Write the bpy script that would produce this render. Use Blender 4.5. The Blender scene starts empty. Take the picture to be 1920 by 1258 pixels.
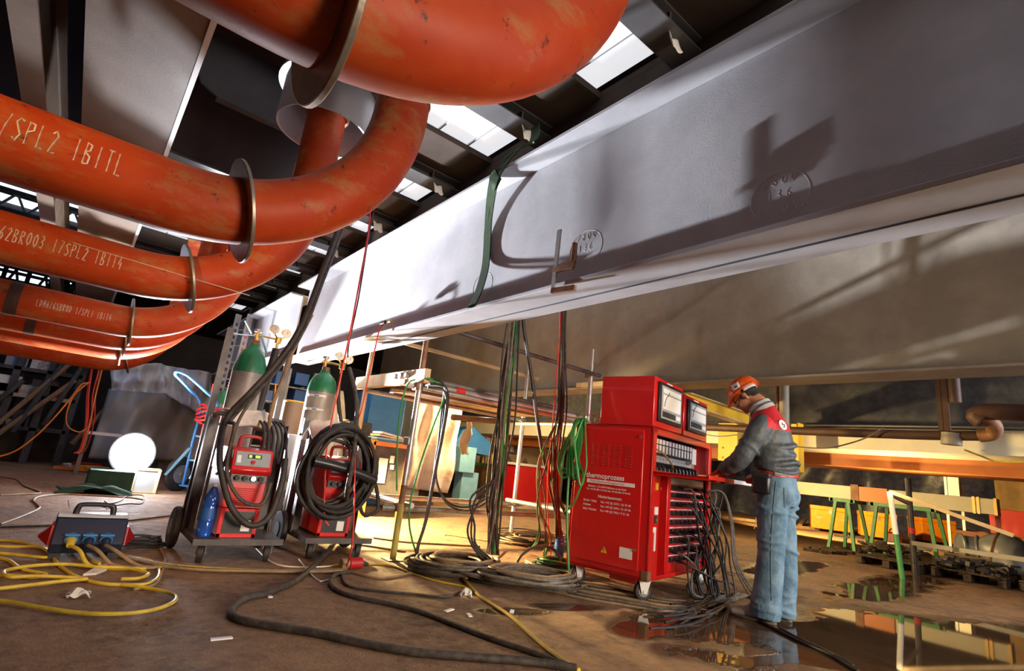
import bpy, bmesh, math, random
from mathutils import Vector, Matrix
random.seed(11)
C = bpy.context.scene.collection
PI = math.pi
V = Vector

# ------------------------------------------------------------------ camera model
F_PX, YAW, PITCH, ROLL, CH = 994.626, .665462, .241318, .115146, .88
Fw = V((math.sin(YAW)*math.cos(PITCH), math.cos(YAW)*math.cos(PITCH), math.sin(PITCH)))
_r = V((math.cos(YAW), -math.sin(YAW), 0)); _u = _r.cross(Fw)
Rt = _r*math.cos(ROLL) + _u*math.sin(ROLL); Up = -_r*math.sin(ROLL) + _u*math.cos(ROLL)
def ray(x, y): return Fw + Rt*((x-960)/F_PX) - Up*((y-629)/F_PX)
def on(x, y, ax, val):
    d = ray(x, y); o = V((0, 0, CH)); return o + d*((val-o[ax])/d[ax])
def G(x, y, z=0): return on(x, y, 2, z)
def AX(x, y, X): return on(x, y, 0, X)
def AY(x, y, Y): return on(x, y, 1, Y)

# ------------------------------------------------------------------ materials
def mat(name, col, rough=.5, metal=0., col2=None, vs=5., vdet=5., bump=0., bs=60., lo=.4, hi=.65, emit=None, es=0., spec=.5, coat=0., trans=0.):
    m = bpy.data.materials.new(name); m.use_nodes = True
    nt = m.node_tree; b = nt.nodes['Principled BSDF']
    b.inputs['Base Color'].default_value = (*col, 1); b.inputs['Roughness'].default_value = rough
    b.inputs['Metallic'].default_value = metal; b.inputs['Specular IOR Level'].default_value = spec
    b.inputs['Coat Weight'].default_value = coat; b.inputs['Transmission Weight'].default_value = trans
    tc = nt.nodes.new('ShaderNodeTexCoord')
    if col2 is not None:
        n = nt.nodes.new('ShaderNodeTexNoise'); n.inputs['Scale'].default_value = vs; n.inputs['Detail'].default_value = vdet
        n.inputs['Roughness'].default_value = .65
        nt.links.new(tc.outputs['Object'], n.inputs['Vector'])
        r = nt.nodes.new('ShaderNodeValToRGB'); r.color_ramp.elements[0].position = lo; r.color_ramp.elements[1].position = hi
        r.color_ramp.elements[0].color = (*col, 1); r.color_ramp.elements[1].color = (*col2, 1)
        nt.links.new(n.outputs['Fac'], r.inputs['Fac']); nt.links.new(r.outputs['Color'], b.inputs['Base Color'])
    if bump:
        n2 = nt.nodes.new('ShaderNodeTexNoise'); n2.inputs['Scale'].default_value = bs; n2.inputs['Detail'].default_value = 4
        nt.links.new(tc.outputs['Object'], n2.inputs['Vector'])
        bp = nt.nodes.new('ShaderNodeBump'); bp.inputs['Strength'].default_value = bump; bp.inputs['Distance'].default_value = .02
        nt.links.new(n2.outputs['Fac'], bp.inputs['Height']); nt.links.new(bp.outputs['Normal'], b.inputs['Normal'])
    if emit:
        b.inputs['Emission Color'].default_value = (*emit, 1); b.inputs['Emission Strength'].default_value = es
    return m

def pipe_material():
    m = mat('red_oxide_paint', (.38, .040, .008), .5, col2=(.44, .064, .012), vs=3.5, spec=.2)
    nt = m.node_tree; b = nt.nodes['Principled BSDF']
    ramp = [n for n in nt.nodes if n.type == 'VALTORGB'][0]
    tc = [n for n in nt.nodes if n.type == 'TEX_COORD'][0]
    # worn tan patches
    n1 = nt.nodes.new('ShaderNodeTexNoise'); n1.inputs['Scale'].default_value = 5.; n1.inputs['Detail'].default_value = 8; n1.inputs['Roughness'].default_value = .7
    mp = nt.nodes.new('ShaderNodeMapping'); mp.inputs['Scale'].default_value = (.55, 1.2, 1.4)
    nt.links.new(tc.outputs['Object'], mp.inputs['Vector']); nt.links.new(mp.outputs['Vector'], n1.inputs['Vector'])
    r1 = nt.nodes.new('ShaderNodeValToRGB'); r1.color_ramp.elements[0].position = .50; r1.color_ramp.elements[1].position = .68
    nt.links.new(n1.outputs['Fac'], r1.inputs['Fac'])
    x1 = nt.nodes.new('ShaderNodeMix'); x1.data_type = 'RGBA'
    nt.links.new(r1.outputs['Color'], x1.inputs['Factor']); nt.links.new(ramp.outputs['Color'], x1.inputs['A']); x1.inputs['B'].default_value = (.36, .17, .06, 1)
    # dark scuffs
    n2 = nt.nodes.new('ShaderNodeTexNoise'); n2.inputs['Scale'].default_value = 16.; n2.inputs['Detail'].default_value = 6; n2.inputs['Roughness'].default_value = .75
    nt.links.new(tc.outputs['Object'], n2.inputs['Vector'])
    r2 = nt.nodes.new('ShaderNodeValToRGB'); r2.color_ramp.elements[0].position = .60; r2.color_ramp.elements[1].position = .67
    nt.links.new(n2.outputs['Fac'], r2.inputs['Fac'])
    x2 = nt.nodes.new('ShaderNodeMix'); x2.data_type = 'RGBA'
    nt.links.new(r2.outputs['Color'], x2.inputs['Factor']); nt.links.new(x1.outputs['Result'], x2.inputs['A']); x2.inputs['B'].default_value = (.05, .018, .01, 1)
    nt.links.new(x2.outputs['Result'], b.inputs['Base Color'])
    return m

def floor_material():
    m = bpy.data.materials.new('dirty_concrete_floor'); m.use_nodes = True
    nt = m.node_tree; N = nt.nodes; L = nt.links; b = N['Principled BSDF']
    tc = N.new('ShaderNodeNewGeometry')
    def noise(sc, det=8, ro=.6, dist=0):
        n = N.new('ShaderNodeTexNoise'); n.inputs['Scale'].default_value = sc; n.inputs['Detail'].default_value = det
        n.inputs['Roughness'].default_value = ro; n.inputs['Distortion'].default_value = dist
        L.new(tc.outputs['Position'], n.inputs['Vector']); return n.outputs['Fac']
    def ramp(fac, p0, c0, p1, c1):
        r = N.new('ShaderNodeValToRGB'); r.color_ramp.elements[0].position = p0; r.color_ramp.elements[1].position = p1
        r.color_ramp.elements[0].color = (*c0, 1); r.color_ramp.elements[1].color = (*c1, 1); L.new(fac, r.inputs['Fac']); return r.outputs['Color']
    def math_(op, a, bb, c=None):
        n = N.new('ShaderNodeMath'); n.operation = op
        for i, s in enumerate((a, bb, c)):
            if s is None: continue
            if isinstance(s, (int, float)): n.inputs[i].default_value = s
            else: L.new(s, n.inputs[i])
        return n.outputs[0]
    def mix(f, a, bcol):
        x = N.new('ShaderNodeMix'); x.data_type = 'RGBA'; L.new(f, x.inputs['Factor'])
        L.new(a, x.inputs['A'])
        if isinstance(bcol, tuple): x.inputs['B'].default_value = (*bcol, 1)
        else: L.new(bcol, x.inputs['B'])
        return x.outputs['Result']
    base = ramp(noise(1.3, 10, .7), .36, (.12, .063, .034), .66, (.30, .165, .085))
    fine = ramp(noise(14, 10, .7), .42, (0, 0, 0), .72, (1, 1, 1))
    base = mix(math_('MULTIPLY', fine, .75), base, (.38, .235, .13))
    dark = ramp(noise(3.6, 9, .75, .6), .53, (0, 0, 0), .66, (1, 1, 1))
    base = mix(math_('MULTIPLY', dark, .7), base, (.065, .036, .022))
    speck = ramp(noise(38, 6, .7), .60, (0, 0, 0), .70, (1, 1, 1))
    base = mix(math_('MULTIPLY', speck, .6), base, (.05, .03, .02))
    # wet zone on the right hand foreground
    sx = N.new('ShaderNodeSeparateXYZ'); L.new(tc.outputs['Position'], sx.inputs[0])
    def ell(cx, cy, rx, ry, ang=0.):
        dx = math_('SUBTRACT', sx.outputs[0], cx); dy = math_('SUBTRACT', sx.outputs[1], cy)
        c, s = math.cos(ang), math.sin(ang)
        a = math_('DIVIDE', math_('ADD', math_('MULTIPLY', dx, c), math_('MULTIPLY', dy, s)), rx)
        d = math_('DIVIDE', math_('ADD', math_('MULTIPLY', dx, -s), math_('MULTIPLY', dy, c)), ry)
        return math_('SUBTRACT', 1., math_('SQRT', math_('ADD', math_('MULTIPLY', a, a), math_('MULTIPLY', d, d)), 0))
    wob = math_('MULTIPLY', math_('SUBTRACT', noise(1.6, 6, .6, .8), .5), 2.1)
    zone = ell(5.0, 1.25, 2.6, .95, -.18)
    for e in ((3.7, 2.15, .9, .55, .1), (8.2, 2.35, 2.6, .42, .05), (7.8, 3.4, 2.0, .35, .1), (3.05, 2.2, .35, .2, 0), (2.45, 2.75, .3, .1, -.3), (2.9, 2.75, .35, .12, -.3), (6.5, .2, 2., .5, -.2)):
        zone = math_('MAXIMUM', zone, ell(*e))
    z = math_('ADD', math_('MULTIPLY', zone, 1.6), wob)
    wet = ramp(z, .05, (0, 0, 0), .22, (1, 1, 1)); water = ramp(z, .38, (0, 0, 0), .46, (1, 1, 1))
    base = mix(math_('MULTIPLY', wet, .62), base, (.05, .026, .013))
    base = mix(math_('MULTIPLY', water, .5), base, (.035, .02, .011))
    L.new(base, b.inputs['Base Color'])
    rg = ramp(noise(9, 6), .3, (.6, .6, .6), .7, (.9, .9, .9))
    rg = mix(wet, rg, (.3, .3, .3)); rg = mix(water, rg, (.035, .035, .035))
    L.new(rg, b.inputs['Roughness'])
    h = math_('ADD', noise(11, 8, .7), math_('MULTIPLY', noise(60, 4), .3))
    h = math_('MULTIPLY', h, math_('SUBTRACT', 1., water))
    bp = N.new('ShaderNodeBump'); bp.inputs['Strength'].default_value = .8; bp.inputs['Distance'].default_value = .035
    L.new(h, bp.inputs['Height']); L.new(bp.outputs['Normal'], b.inputs['Normal'])
    return m

M_ = {}
def defmats():
    g = M_
    g['pipe'] = pipe_material(); g['floor'] = floor_material()
    g['girder'] = mat('grey_primer', (.36, .36, .38), .5, col2=(.44, .43, .45), vs=2.5, bump=.06, bs=90)
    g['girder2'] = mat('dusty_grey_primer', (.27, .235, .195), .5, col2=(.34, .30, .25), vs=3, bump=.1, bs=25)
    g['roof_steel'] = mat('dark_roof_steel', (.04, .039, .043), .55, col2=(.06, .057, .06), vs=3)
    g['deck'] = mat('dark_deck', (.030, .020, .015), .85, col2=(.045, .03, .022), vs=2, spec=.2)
    g['girder3'] = mat('brown_grey_primer', (.17, .112, .075), .6, col2=(.21, .145, .10), vs=2.5, bump=.05, bs=60)
    g['skylight'] = mat('translucent_roof_sheet', (.85, .87, .92), .5, emit=(.93, .95, 1.), es=.78)
    g['plate'] = mat('raw_steel_plate', (.27, .235, .20), .42, .75, col2=(.36, .29, .21), vs=9, bump=.05)
    g['steel'] = mat('galvanised_steel', (.40, .40, .40), .4, .7, col2=(.52, .51, .50), vs=14)
    g['steel_dull'] = mat('dull_grey_steel', (.20, .20, .205), .5, .5, col2=(.30, .29, .28), vs=8)
    g['rust'] = mat('rusty_steel', (.20, .085, .045), .6, .3, col2=(.32, .17, .09), vs=9, bump=.1)
    g['wood'] = mat('pale_timber', (.55, .40, .22), .6, col2=(.66, .50, .30), vs=6, bump=.05)
    g['dark_wood'] = mat('dark_timber', (.16, .10, .055), .7, col2=(.24, .15, .08), vs=7)
    g['red'] = mat('red_enamel', (.62, .012, .012), .28, col2=(.56, .01, .011), vs=4, coat=.3)
    g['red_dark'] = mat('deep_red_plastic', (.40, .012, .014), .45)
    g['orange'] = mat('orange_paint', (.80, .27, .012), .45, col2=(.72, .22, .01), vs=9)
    g['orange_girder'] = mat('orange_primer', (.42, .12, .022), .55, col2=(.50, .16, .03), vs=3)
    g['cream'] = mat('cream_paint', (.70, .62, .44), .5, col2=(.76, .69, .52), vs=3)
    g['yellow'] = mat('yellow_paint', (.74, .46, .03), .5, col2=(.70, .42, .03), vs=8)
    g['black'] = mat('black_rubber', (.016, .014, .014), .6, col2=(.035, .03, .028), vs=18)
    g['black_pl'] = mat('black_plastic', (.016, .016, .018), .35)
    g['dark_navy'] = mat('dark_blue_plastic', (.014, .02, .045), .4)
    g['cable_brown'] = mat('dusty_black_cable', (.028, .023, .02), .6, col2=(.085, .066, .048), vs=22)
    g['brown_dk'] = mat('dark_brown_pipe_paint', (.055, .022, .014), .6, col2=(.08, .036, .022), vs=8)
    g['cable_grey'] = mat('grey_dusty_cable', (.10, .085, .07), .55, col2=(.20, .165, .125), vs=22)
    g['cable_tan'] = mat('tan_dusty_cable', (.30, .20, .10), .55, col2=(.18, .12, .07), vs=12)
    g['cable_yellow'] = mat('yellow_cable', (.62, .44, .035), .42, col2=(.45, .30, .04), vs=14)
    g['cable_red'] = mat('red_cable', (.62, .03, .025), .4)
    g['cable_green'] = mat('green_cable', (.03, .30, .05), .4, col2=(.05, .22, .05), vs=15)
    g['cable_orange'] = mat('orange_cable', (.72, .22, .03), .45)
    g['sling'] = mat('green_webbing', (.006, .028, .002), .9, col2=(.012, .042, .004), vs=25, bump=.2, bs=150)
    g['cyl_grey'] = mat('grey_cylinder_paint', (.24, .22, .20), .45, .25, col2=(.33, .29, .25), vs=7, bump=.05)
    g['cyl_green'] = mat('green_cylinder_paint', (.012, .16, .065), .35, col2=(.02, .20, .09), vs=8)
    g['brass'] = mat('brass', (.55, .36, .12), .35, .9)
    g['chrome'] = mat('bright_metal', (.62, .62, .64), .25, .9)
    g['white'] = mat('white_plastic', (.78, .77, .75), .45)
    g['paper'] = mat('white_paper', (.80, .79, .76), .7)
    g['dial'] = mat('dial_face', (.72, .70, .62), .35)
    g['rag'] = mat('grubby_white_cloth', (.58, .52, .46), .85, col2=(.68, .64, .58), vs=12, bump=.3, bs=30)
    g['sheet'] = mat('pale_plastic_sheet', (.46, .50, .56), .45, col2=(.56, .60, .66), vs=3, bump=.5, bs=4)
    g['film'] = mat('wrinkled_plastic_film', (.72, .56, .44), .22, col2=(.84, .72, .60), vs=4, bump=1., bs=9)
    g['tarp'] = mat('blue_tarpaulin', (.045, .05, .12), .38, col2=(.09, .09, .17), vs=5, bump=.9, bs=3.5)
    g['blue'] = mat('blue_paint', (.03, .16, .42), .4, col2=(.04, .20, .48), vs=5)
    g['blue_crate'] = mat('blue_crate_plastic', (.012, .09, .34), .45)
    g['blue_lt'] = mat('light_blue_paint', (.16, .34, .46), .45, col2=(.20, .40, .52), vs=6)
    g['bottle'] = mat('blue_bottle_plastic', (.03, .13, .62), .12, trans=.45, coat=.4)
    g['green'] = mat('green_paint', (.05, .24, .06), .45, col2=(.08, .30, .09), vs=9)
    g['green_dk'] = mat('dark_green_cloth', (.006, .035, .022), .8, col2=(.01, .055, .03), vs=9)
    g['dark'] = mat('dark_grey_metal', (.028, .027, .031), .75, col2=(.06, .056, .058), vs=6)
    g['dark_frame'] = mat('dark_angle_steel', (.055, .05, .052), .45, .3, col2=(.10, .085, .08), vs=8)
    g['wall'] = mat('dark_wall', (.06, .058, .07), .8, col2=(.085, .08, .095), vs=1.2)
    g['wall_brown'] = mat('brown_wall', (.26, .16, .075), .8, col2=(.36, .22, .10), vs=2.5, bump=.3, bs=6)
    g['chalk'] = mat('chalk_marks', (.62, .52, .44), .8)
    g['chalk_grey'] = mat('white_chalk', (.66, .66, .68), .8)
    g['print'] = mat('white_print', (.80, .74, .74), .5)
    g['panel'] = mat('grey_panel', (.30, .32, .33), .4)
    g['panel_lt'] = mat('pale_metal_panel', (.52, .55, .56), .35, .3)
    g['glass_grey'] = mat('grey_glass', (.42, .44, .44), .15)
    g['led'] = mat('green_display', (.1, .5, .02), .4, emit=(.45, 1., .05), es=2.5)
    g['lamp'] = mat('lit_lamp_glass', (1, 1, 1), .3, emit=(.86, .92, 1.), es=60.)
    g['window'] = mat('bright_window', (.8, .85, .9), .4, emit=(.80, .90, 1.), es=1.6)
    g['skin'] = mat('skin', (.45, .20, .11), .5, col2=(.50, .24, .14), vs=18)
    g['hair'] = mat('dark_hair', (.015, .010, .008), .6, bump=.6, bs=160)
    g['jacket'] = mat('dark_grey_workwear', (.055, .065, .073), .55, col2=(.095, .112, .125), vs=9, bump=.7, bs=11)
    g['jacket_red'] = mat('red_workwear', (.55, .014, .022), .7, col2=(.46, .01, .018), vs=9, bump=.3, bs=13)
    g['jeans'] = mat('blue_denim', (.085, .175, .265), .8, col2=(.20, .32, .42), vs=6, bump=.8, bs=12)
    g['helmet'] = mat('orange_helmet_plastic', (.72, .11, .012), .3, col2=(.66, .09, .01), vs=7, coat=.25)
    g['shoe'] = mat('grey_suede', (.27, .25, .21), .8, col2=(.36, .33, .28), vs=15, bump=.3)
    g['grey_lt'] = mat('light_grey_cloth', (.50, .51, .52), .7)
    g['duct'] = mat('grey_duct_metal', (.30, .31, .32), .4, .3, col2=(.40, .40, .40), vs=5)
    g['drum'] = mat('brown_drum', (.25, .17, .11), .5)
    g['olive'] = mat('olive_yellow_paint', (.42, .36, .07), .55, col2=(.34, .30, .10), vs=12)
    g['dirt'] = mat('dirt_rubble', (.05, .034, .024), .9, col2=(.11, .075, .05), vs=9, bump=.5)
    g['concrete'] = mat('pale_dry_plate', (.42, .33, .22), .7, col2=(.5, .40, .28), vs=6)
defmats()

# ------------------------------------------------------------------ mesh builder
class MB:
    def __init__(s, M=None): s.v = []; s.f = []; s.m = []; s.M = M; s.cur = 0
    def mat(s, i): s.cur = i; return s
    def add(s, vs, fs):
        o = len(s.v)
        for p in vs:
            p = V(p); s.v.append(s.M @ p if s.M else p)
        for f in fs: s.f.append([o+i for i in f]); s.m.append(s.cur)
        return s
    def box(s, c, d, rot=None):
        c = V(c); vs = []
        for x in (-.5, .5):
            for y in (-.5, .5):
                for z in (-.5, .5):
                    p = V((x*d[0], y*d[1], z*d[2])); vs.append(c + (rot @ p if rot else p))
        return s.add(vs, [(0, 1, 3, 2), (4, 6, 7, 5), (0, 4, 5, 1), (2, 3, 7, 6), (0, 2, 6, 4), (1, 5, 7, 3)])
    def bx(s, x0, x1, y0, y1, z0, z1): return s.box(((x0+x1)/2, (y0+y1)/2, (z0+z1)/2), (x1-x0, y1-y0, z1-z0))
    def bar(s, p0, p1, w, h, up=(0, 0, 1)):
        p0 = V(p0); p1 = V(p1); d = (p1-p0); L = d.length; d.normalize(); up = V(up)
        if abs(d.dot(up)) > .98: up = V((0, 1, 0))
        a = d.cross(up).normalized(); b = a.cross(d)
        R = Matrix((d, a, b)).transposed()
        return s.box((p0+p1)/2, (L, w, h), R)
    def cyl(s, p0, p1, r, r1=None, n=16, cap=True):
        p0 = V(p0); p1 = V(p1); r1 = r if r1 is None else r1
        return s.tube([p0, p1], [r, r1], n, cap)
    def tube(s, pts, r, n=8, cap=True, closed=False, flat=None):
        pts = [V(p) for p in pts]; k = len(pts)
        rs = r if isinstance(r, (list, tuple)) else [r]*k
        vs = []; fs = []; prev = None
        for i, p in enumerate(pts):
            if closed: t = pts[(i+1) % k]-pts[i-1]
            else: t = pts[min(i+1, k-1)]-pts[max(i-1, 0)]
            if t.length < 1e-9: t = V((0, 0, 1))
            t.normalize()
            if prev is None:
                ref = V((0, 0, 1)) if abs(t.z) < .9 else V((0, 1, 0))
                a = t.cross(ref).normalized()
            else:
                a = prev - t*prev.dot(t)
                a = a.normalized() if a.length > 1e-6 else t.orthogonal().normalized()
            prev = a; b = t.cross(a)
            ra = rs[i]; rb = ra
            if isinstance(ra, (tuple, list)): ra, rb = ra
            for j in range(n):
                an = 2*PI*j/n; vs.append(p + a*(ra*math.cos(an)) + b*(rb*math.sin(an)))
        m = k if closed else k-1
        for i in range(m):
            for j in range(n):
                i2 = (i+1) % k
                fs.append((i*n+j, i*n+(j+1) % n, i2*n+(j+1) % n, i2*n+j))
        if cap and not closed:
            fs.append(tuple(range(n))[::-1]); fs.append(tuple((k-1)*n+j for j in range(n)))
        return s.add(vs, fs)
    def loft(s, secs, n=20, cap=True):
        """secs: (centre, ax vector, ay vector)"""
        vs = []; fs = []; k = len(secs)
        for c, a, b in secs:
            c = V(c); a = V(a); b = V(b)
            for j in range(n):
                an = 2*PI*j/n; vs.append(c + a*math.cos(an) + b*math.sin(an))
        for i in range(k-1):
            for j in range(n): fs.append((i*n+j, i*n+(j+1) % n, (i+1)*n+(j+1) % n, (i+1)*n+j))
        if cap: fs.append(tuple(range(n))[::-1]); fs.append(tuple((k-1)*n+j for j in range(n)))
        return s.add(vs, fs)
    def lathe(s, base, prof, axis=(0, 0, 1), n=24):
        base = V(base); t = V(axis).normalized(); a = t.orthogonal().normalized(); b = t.cross(a)
        return s.loft([(base+t*h, a*max(r, 1e-4), b*max(r, 1e-4)) for r, h in prof], n)
    def prism(s, poly, ext):
        poly = [V(p) for p in poly]; ext = V(ext); n = len(poly)
        return s.add(poly+[p+ext for p in poly], [tuple(range(n))[::-1], tuple(range(n, 2*n))]+[(i, (i+1) % n, n+(i+1) % n, n+i) for i in range(n)])
    def sphere(s, c, r, n=16, k=10, rot=None):
        c = V(c); r = (r, r, r) if isinstance(r, (int, float)) else r
        vs = []; fs = []
        for i in range(k+1):
            th = PI*i/k
            for j in range(n):
                p = V((r[0]*math.sin(th)*math.cos(2*PI*j/n), r[1]*math.sin(th)*math.sin(2*PI*j/n), r[2]*math.cos(th)))
                vs.append(c + (rot @ p if rot else p))
        for i in range(k):
            for j in range(n): fs.append((i*n+j, i*n+(j+1) % n, (i+1)*n+(j+1) % n, (i+1)*n+j))
        return s.add(vs, fs)
    def torus(s, c, R, r, axis=(0, 0, 1), n=32, k=8, a0=0., a1=2*PI):
        t = V(axis).normalized(); a = t.orthogonal().normalized(); b = t.cross(a); c = V(c)
        full = abs(a1-a0-2*PI) < 1e-6; m = n if full else n+1
        return s.tube([c + a*(R*math.cos(a0+(a1-a0)*i/n)) + b*(R*math.sin(a0+(a1-a0)*i/n)) for i in range(m)], r, k, True, full)
    def ring(s, c, ro, ri, h, axis=(0, 0, 1), n=40):
        t = V(axis).normalized(); a = t.orthogonal().normalized(); b = t.cross(a); c = V(c); vs = []; fs = []
        for (r, z) in ((ro, 0), (ro, h), (ri, h), (ri, 0)):
            for j in range(n):
                an = 2*PI*j/n; vs.append(c + t*z + a*(r*math.cos(an)) + b*(r*math.sin(an)))
        for q in range(4):
            for j in range(n): fs.append((q*n+j, q*n+(j+1) % n, ((q+1) % 4)*n+(j+1) % n, ((q+1) % 4)*n+j))
        return s.add(vs, fs)
    def grid(s, P, nu, nv, thick=None):
        """P(u,v) -> point ; open sheet"""
        vs = [P(i/nu, j/nv) for i in range(nu+1) for j in range(nv+1)]
        return s.add(vs, [(i*(nv+1)+j, (i+1)*(nv+1)+j, (i+1)*(nv+1)+j+1, i*(nv+1)+j+1) for i in range(nu) for j in range(nv)])
    def mesh(s, name, mats, off, bevel=0, smooth=True, ang=40):
        me = bpy.data.meshes.new(name)
        me.from_pydata([tuple(p-off) for p in s.v], [], s.f)
        mats = mats if isinstance(mats, (list, tuple)) else [mats]
        for m in mats: me.materials.append(M_[m])
        me.polygons.foreach_set('material_index', s.m)
        bm = bmesh.new(); bm.from_mesh(me); bmesh.ops.recalc_face_normals(bm, faces=bm.faces); bm.to_mesh(me); bm.free()
        if smooth:
            me.polygons.foreach_set('use_smooth', [True]*len(me.polygons)); me.set_sharp_from_angle(angle=math.radians(ang))
        me.update(); return me
    def build(s, name, mats, parent=None, bevel=0, smooth=True, label=None, thick=0, ang=40, sub=0):
        if parent is None:
            xs = [p.x for p in s.v]; ys = [p.y for p in s.v]
            off = V(((min(xs)+max(xs))/2, (min(ys)+max(ys))/2, min(p.z for p in s.v)))
        else: off = WO[parent.name]
        o = bpy.data.objects.new(name, s.mesh(name, mats, off, bevel, smooth, ang)); C.objects.link(o)
        if parent is None: o.location = off
        else: o.parent = parent
        WO[o.name] = off
        if thick:
            m = o.modifiers.new('thickness', 'SOLIDIFY'); m.thickness = thick; m.offset = 0
        if bevel:
            m = o.modifiers.new('edges', 'BEVEL'); m.width = bevel; m.segments = 2; m.limit_method = 'ANGLE'; m.angle_limit = math.radians(50)
        if sub:
            m = o.modifiers.new('sub', 'SUBSURF'); m.levels = sub; m.render_levels = sub
        if label: o['label'] = label
        return o
WO = {}
def tag(o, label, cat, group=None, kind=None):
    o['label'] = label; o['category'] = cat
    if group: o['group'] = group
    if kind: o['kind'] = kind
    return o
def thing(name, label, cat, loc, group=None):
    o = bpy.data.objects.new(name, None); o.empty_display_size = .1; C.objects.link(o); o.location = loc
    WO[o.name] = V(loc); return tag(o, label, cat, group)
def struct(o): o['kind'] = 'structure'; return o
def spline(pts, k=6, closed=False):
    pts = [V(p) for p in pts]; n = len(pts); out = []
    if n < 3 and not closed: return pts
    rng = range(n if closed else n-1)
    for i in rng:
        if closed: p0, p1, p2, p3 = pts[i-1], pts[i], pts[(i+1) % n], pts[(i+2) % n]
        else: p0, p1, p2, p3 = pts[max(i-1, 0)], pts[i], pts[i+1], pts[min(i+2, n-1)]
        for j in range(k):
            t = j/k
            out.append(.5*((2*p1)+(-p0+p2)*t+(2*p0-5*p1+4*p2-p3)*t*t+(-p0+3*p1-3*p2+p3)*t**3))
    if not closed: out.append(pts[-1])
    return out
def cable(pts, r, m, label, group=None, name='cable', cat='cable', n=6, k=6, plug=None):
    b = MB().tube(spline(pts, k), r, n)
    o = b.build(name, m); return tag(o, label, cat, group)
def lift(p, z): return V((p[0], p[1], p[2]+z))
def fpath(px, r, z=0): return [G(x, y) + V((0, 0, r+z)) for x, y in px]

# stroke lettering --------------------------------------------------------
SF = {'S': [[(.6, .9), (.3, 1), (.05, .8), (.3, .55), (.6, .3), (.3, 0), (0, .12)]], 'P': [[(.05, 0), (.05, 1), (.5, .95), (.55, .65), (.05, .5)]],
 'L': [[(.05, 1), (.05, 0), (.55, 0)]], '2': [[(.05, .8), (.3, 1), (.55, .75), (.05, 0), (.6, 0)]], '1': [[(.3, 1), (.3, 0)]], 'I': [[(.3, 1), (.3, 0)]],
 'B': [[(.05, 0), (.05, 1), (.5, .9), (.45, .6), (.05, .52), (.55, .35), (.5, .05), (.05, 0)]], 'T': [[(0, 1), (.6, 1)], [(.3, 1), (.3, 0)]],
 '4': [[(.45, 0), (.45, .6)], [(.3, 1), (.05, .4), (.6, .4)]], '/': [[(.1, -.05), (.5, 1.05)]], 'J': [[(.5, 1), (.5, .15), (.25, 0), (.05, .2)]],
 '6': [[(.5, 1), (.1, .5), (.1, .15), (.35, 0), (.55, .25), (.35, .5), (.1, .35)]], 'R': [[(.05, 0), (.05, 1), (.5, .9), (.45, .6), (.05, .5), (.6, 0)]],
 'O': [[(.3, 1), (.05, .7), (.05, .3), (.3, 0), (.55, .3), (.55, .7), (.3, 1)]], '0': [[(.3, 1), (.05, .7), (.05, .3), (.3, 0), (.55, .3), (.55, .7), (.3, 1)]],
 '3': [[(.05, .9), (.35, 1), (.5, .75), (.25, .52), (.55, .3), (.3, 0), (.02, .1)]], '7': [[(.05, 1), (.55, 1), (.2, 0)]], '.': [[(.25, .45), (.32, .45)]],
 '8': [[(.3, .52), (.1, .75), (.3, 1), (.5, .75), (.3, .52), (.05, .25), (.3, 0), (.55, .25), (.3, .52)]], 'D': [[(.05, 0), (.05, 1), (.45, .8), (.55, .4), (.05, 0)]],
 'H': [[(.05, 0), (.05, 1)], [(.55, 0), (.55, 1)], [(.05, .5), (.55, .5)]], 'A': [[(0, 0), (.3, 1), (.6, 0)], [(.12, .4), (.48, .4)]],
 'N': [[(.05, 0), (.05, 1), (.55, 0), (.55, 1)]], '5': [[(.55, 1), (.1, 1), (.08, .6), (.4, .6), (.55, .3), (.3, 0), (.02, .1)]], ' ': []}
def strokes(mb, text, size, adv, r, fn, jit=.03, wd=.8):
    """fn(x, y) maps the writing plane to a point"""
    x0 = 0.
    for ch in text:
        j = random.uniform(-jit, jit)
        for st in SF.get(ch, []):
            pts = []
            for (p, q) in zip(st[:-1], st[1:]):
                for t in (0, .5): pts.append((p[0]+(q[0]-p[0])*t, p[1]+(q[1]-p[1])*t))
            pts.append(st[-1])
            mb.tube([fn((x0+px*wd)*size, (py+j)*size) for px, py in pts], r, 4)
        x0 += adv
    return mb
def fonttext(mb, s, size, org, xd, yd, bold=0.):
    cu = bpy.data.curves.new('lettering', 'FONT'); cu.body = s; cu.size = size; cu.offset = bold; cu.resolution_u = 3
    ob = bpy.data.objects.new('lettering', cu); C.objects.link(ob)
    bpy.context.view_layer.update(); dg = bpy.context.evaluated_depsgraph_get()
    me = ob.evaluated_get(dg).to_mesh()
    xd = V(xd); yd = V(yd); org = V(org)
    mb.add([org+xd*v.co.x+yd*v.co.y for v in me.vertices], [tuple(p.vertices) for p in me.polygons])
    w = max([v.co.x for v in me.vertices] or [0])
    ob.evaluated_get(dg).to_mesh_clear(); bpy.data.objects.remove(ob); bpy.data.curves.remove(cu)
    return w
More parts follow.
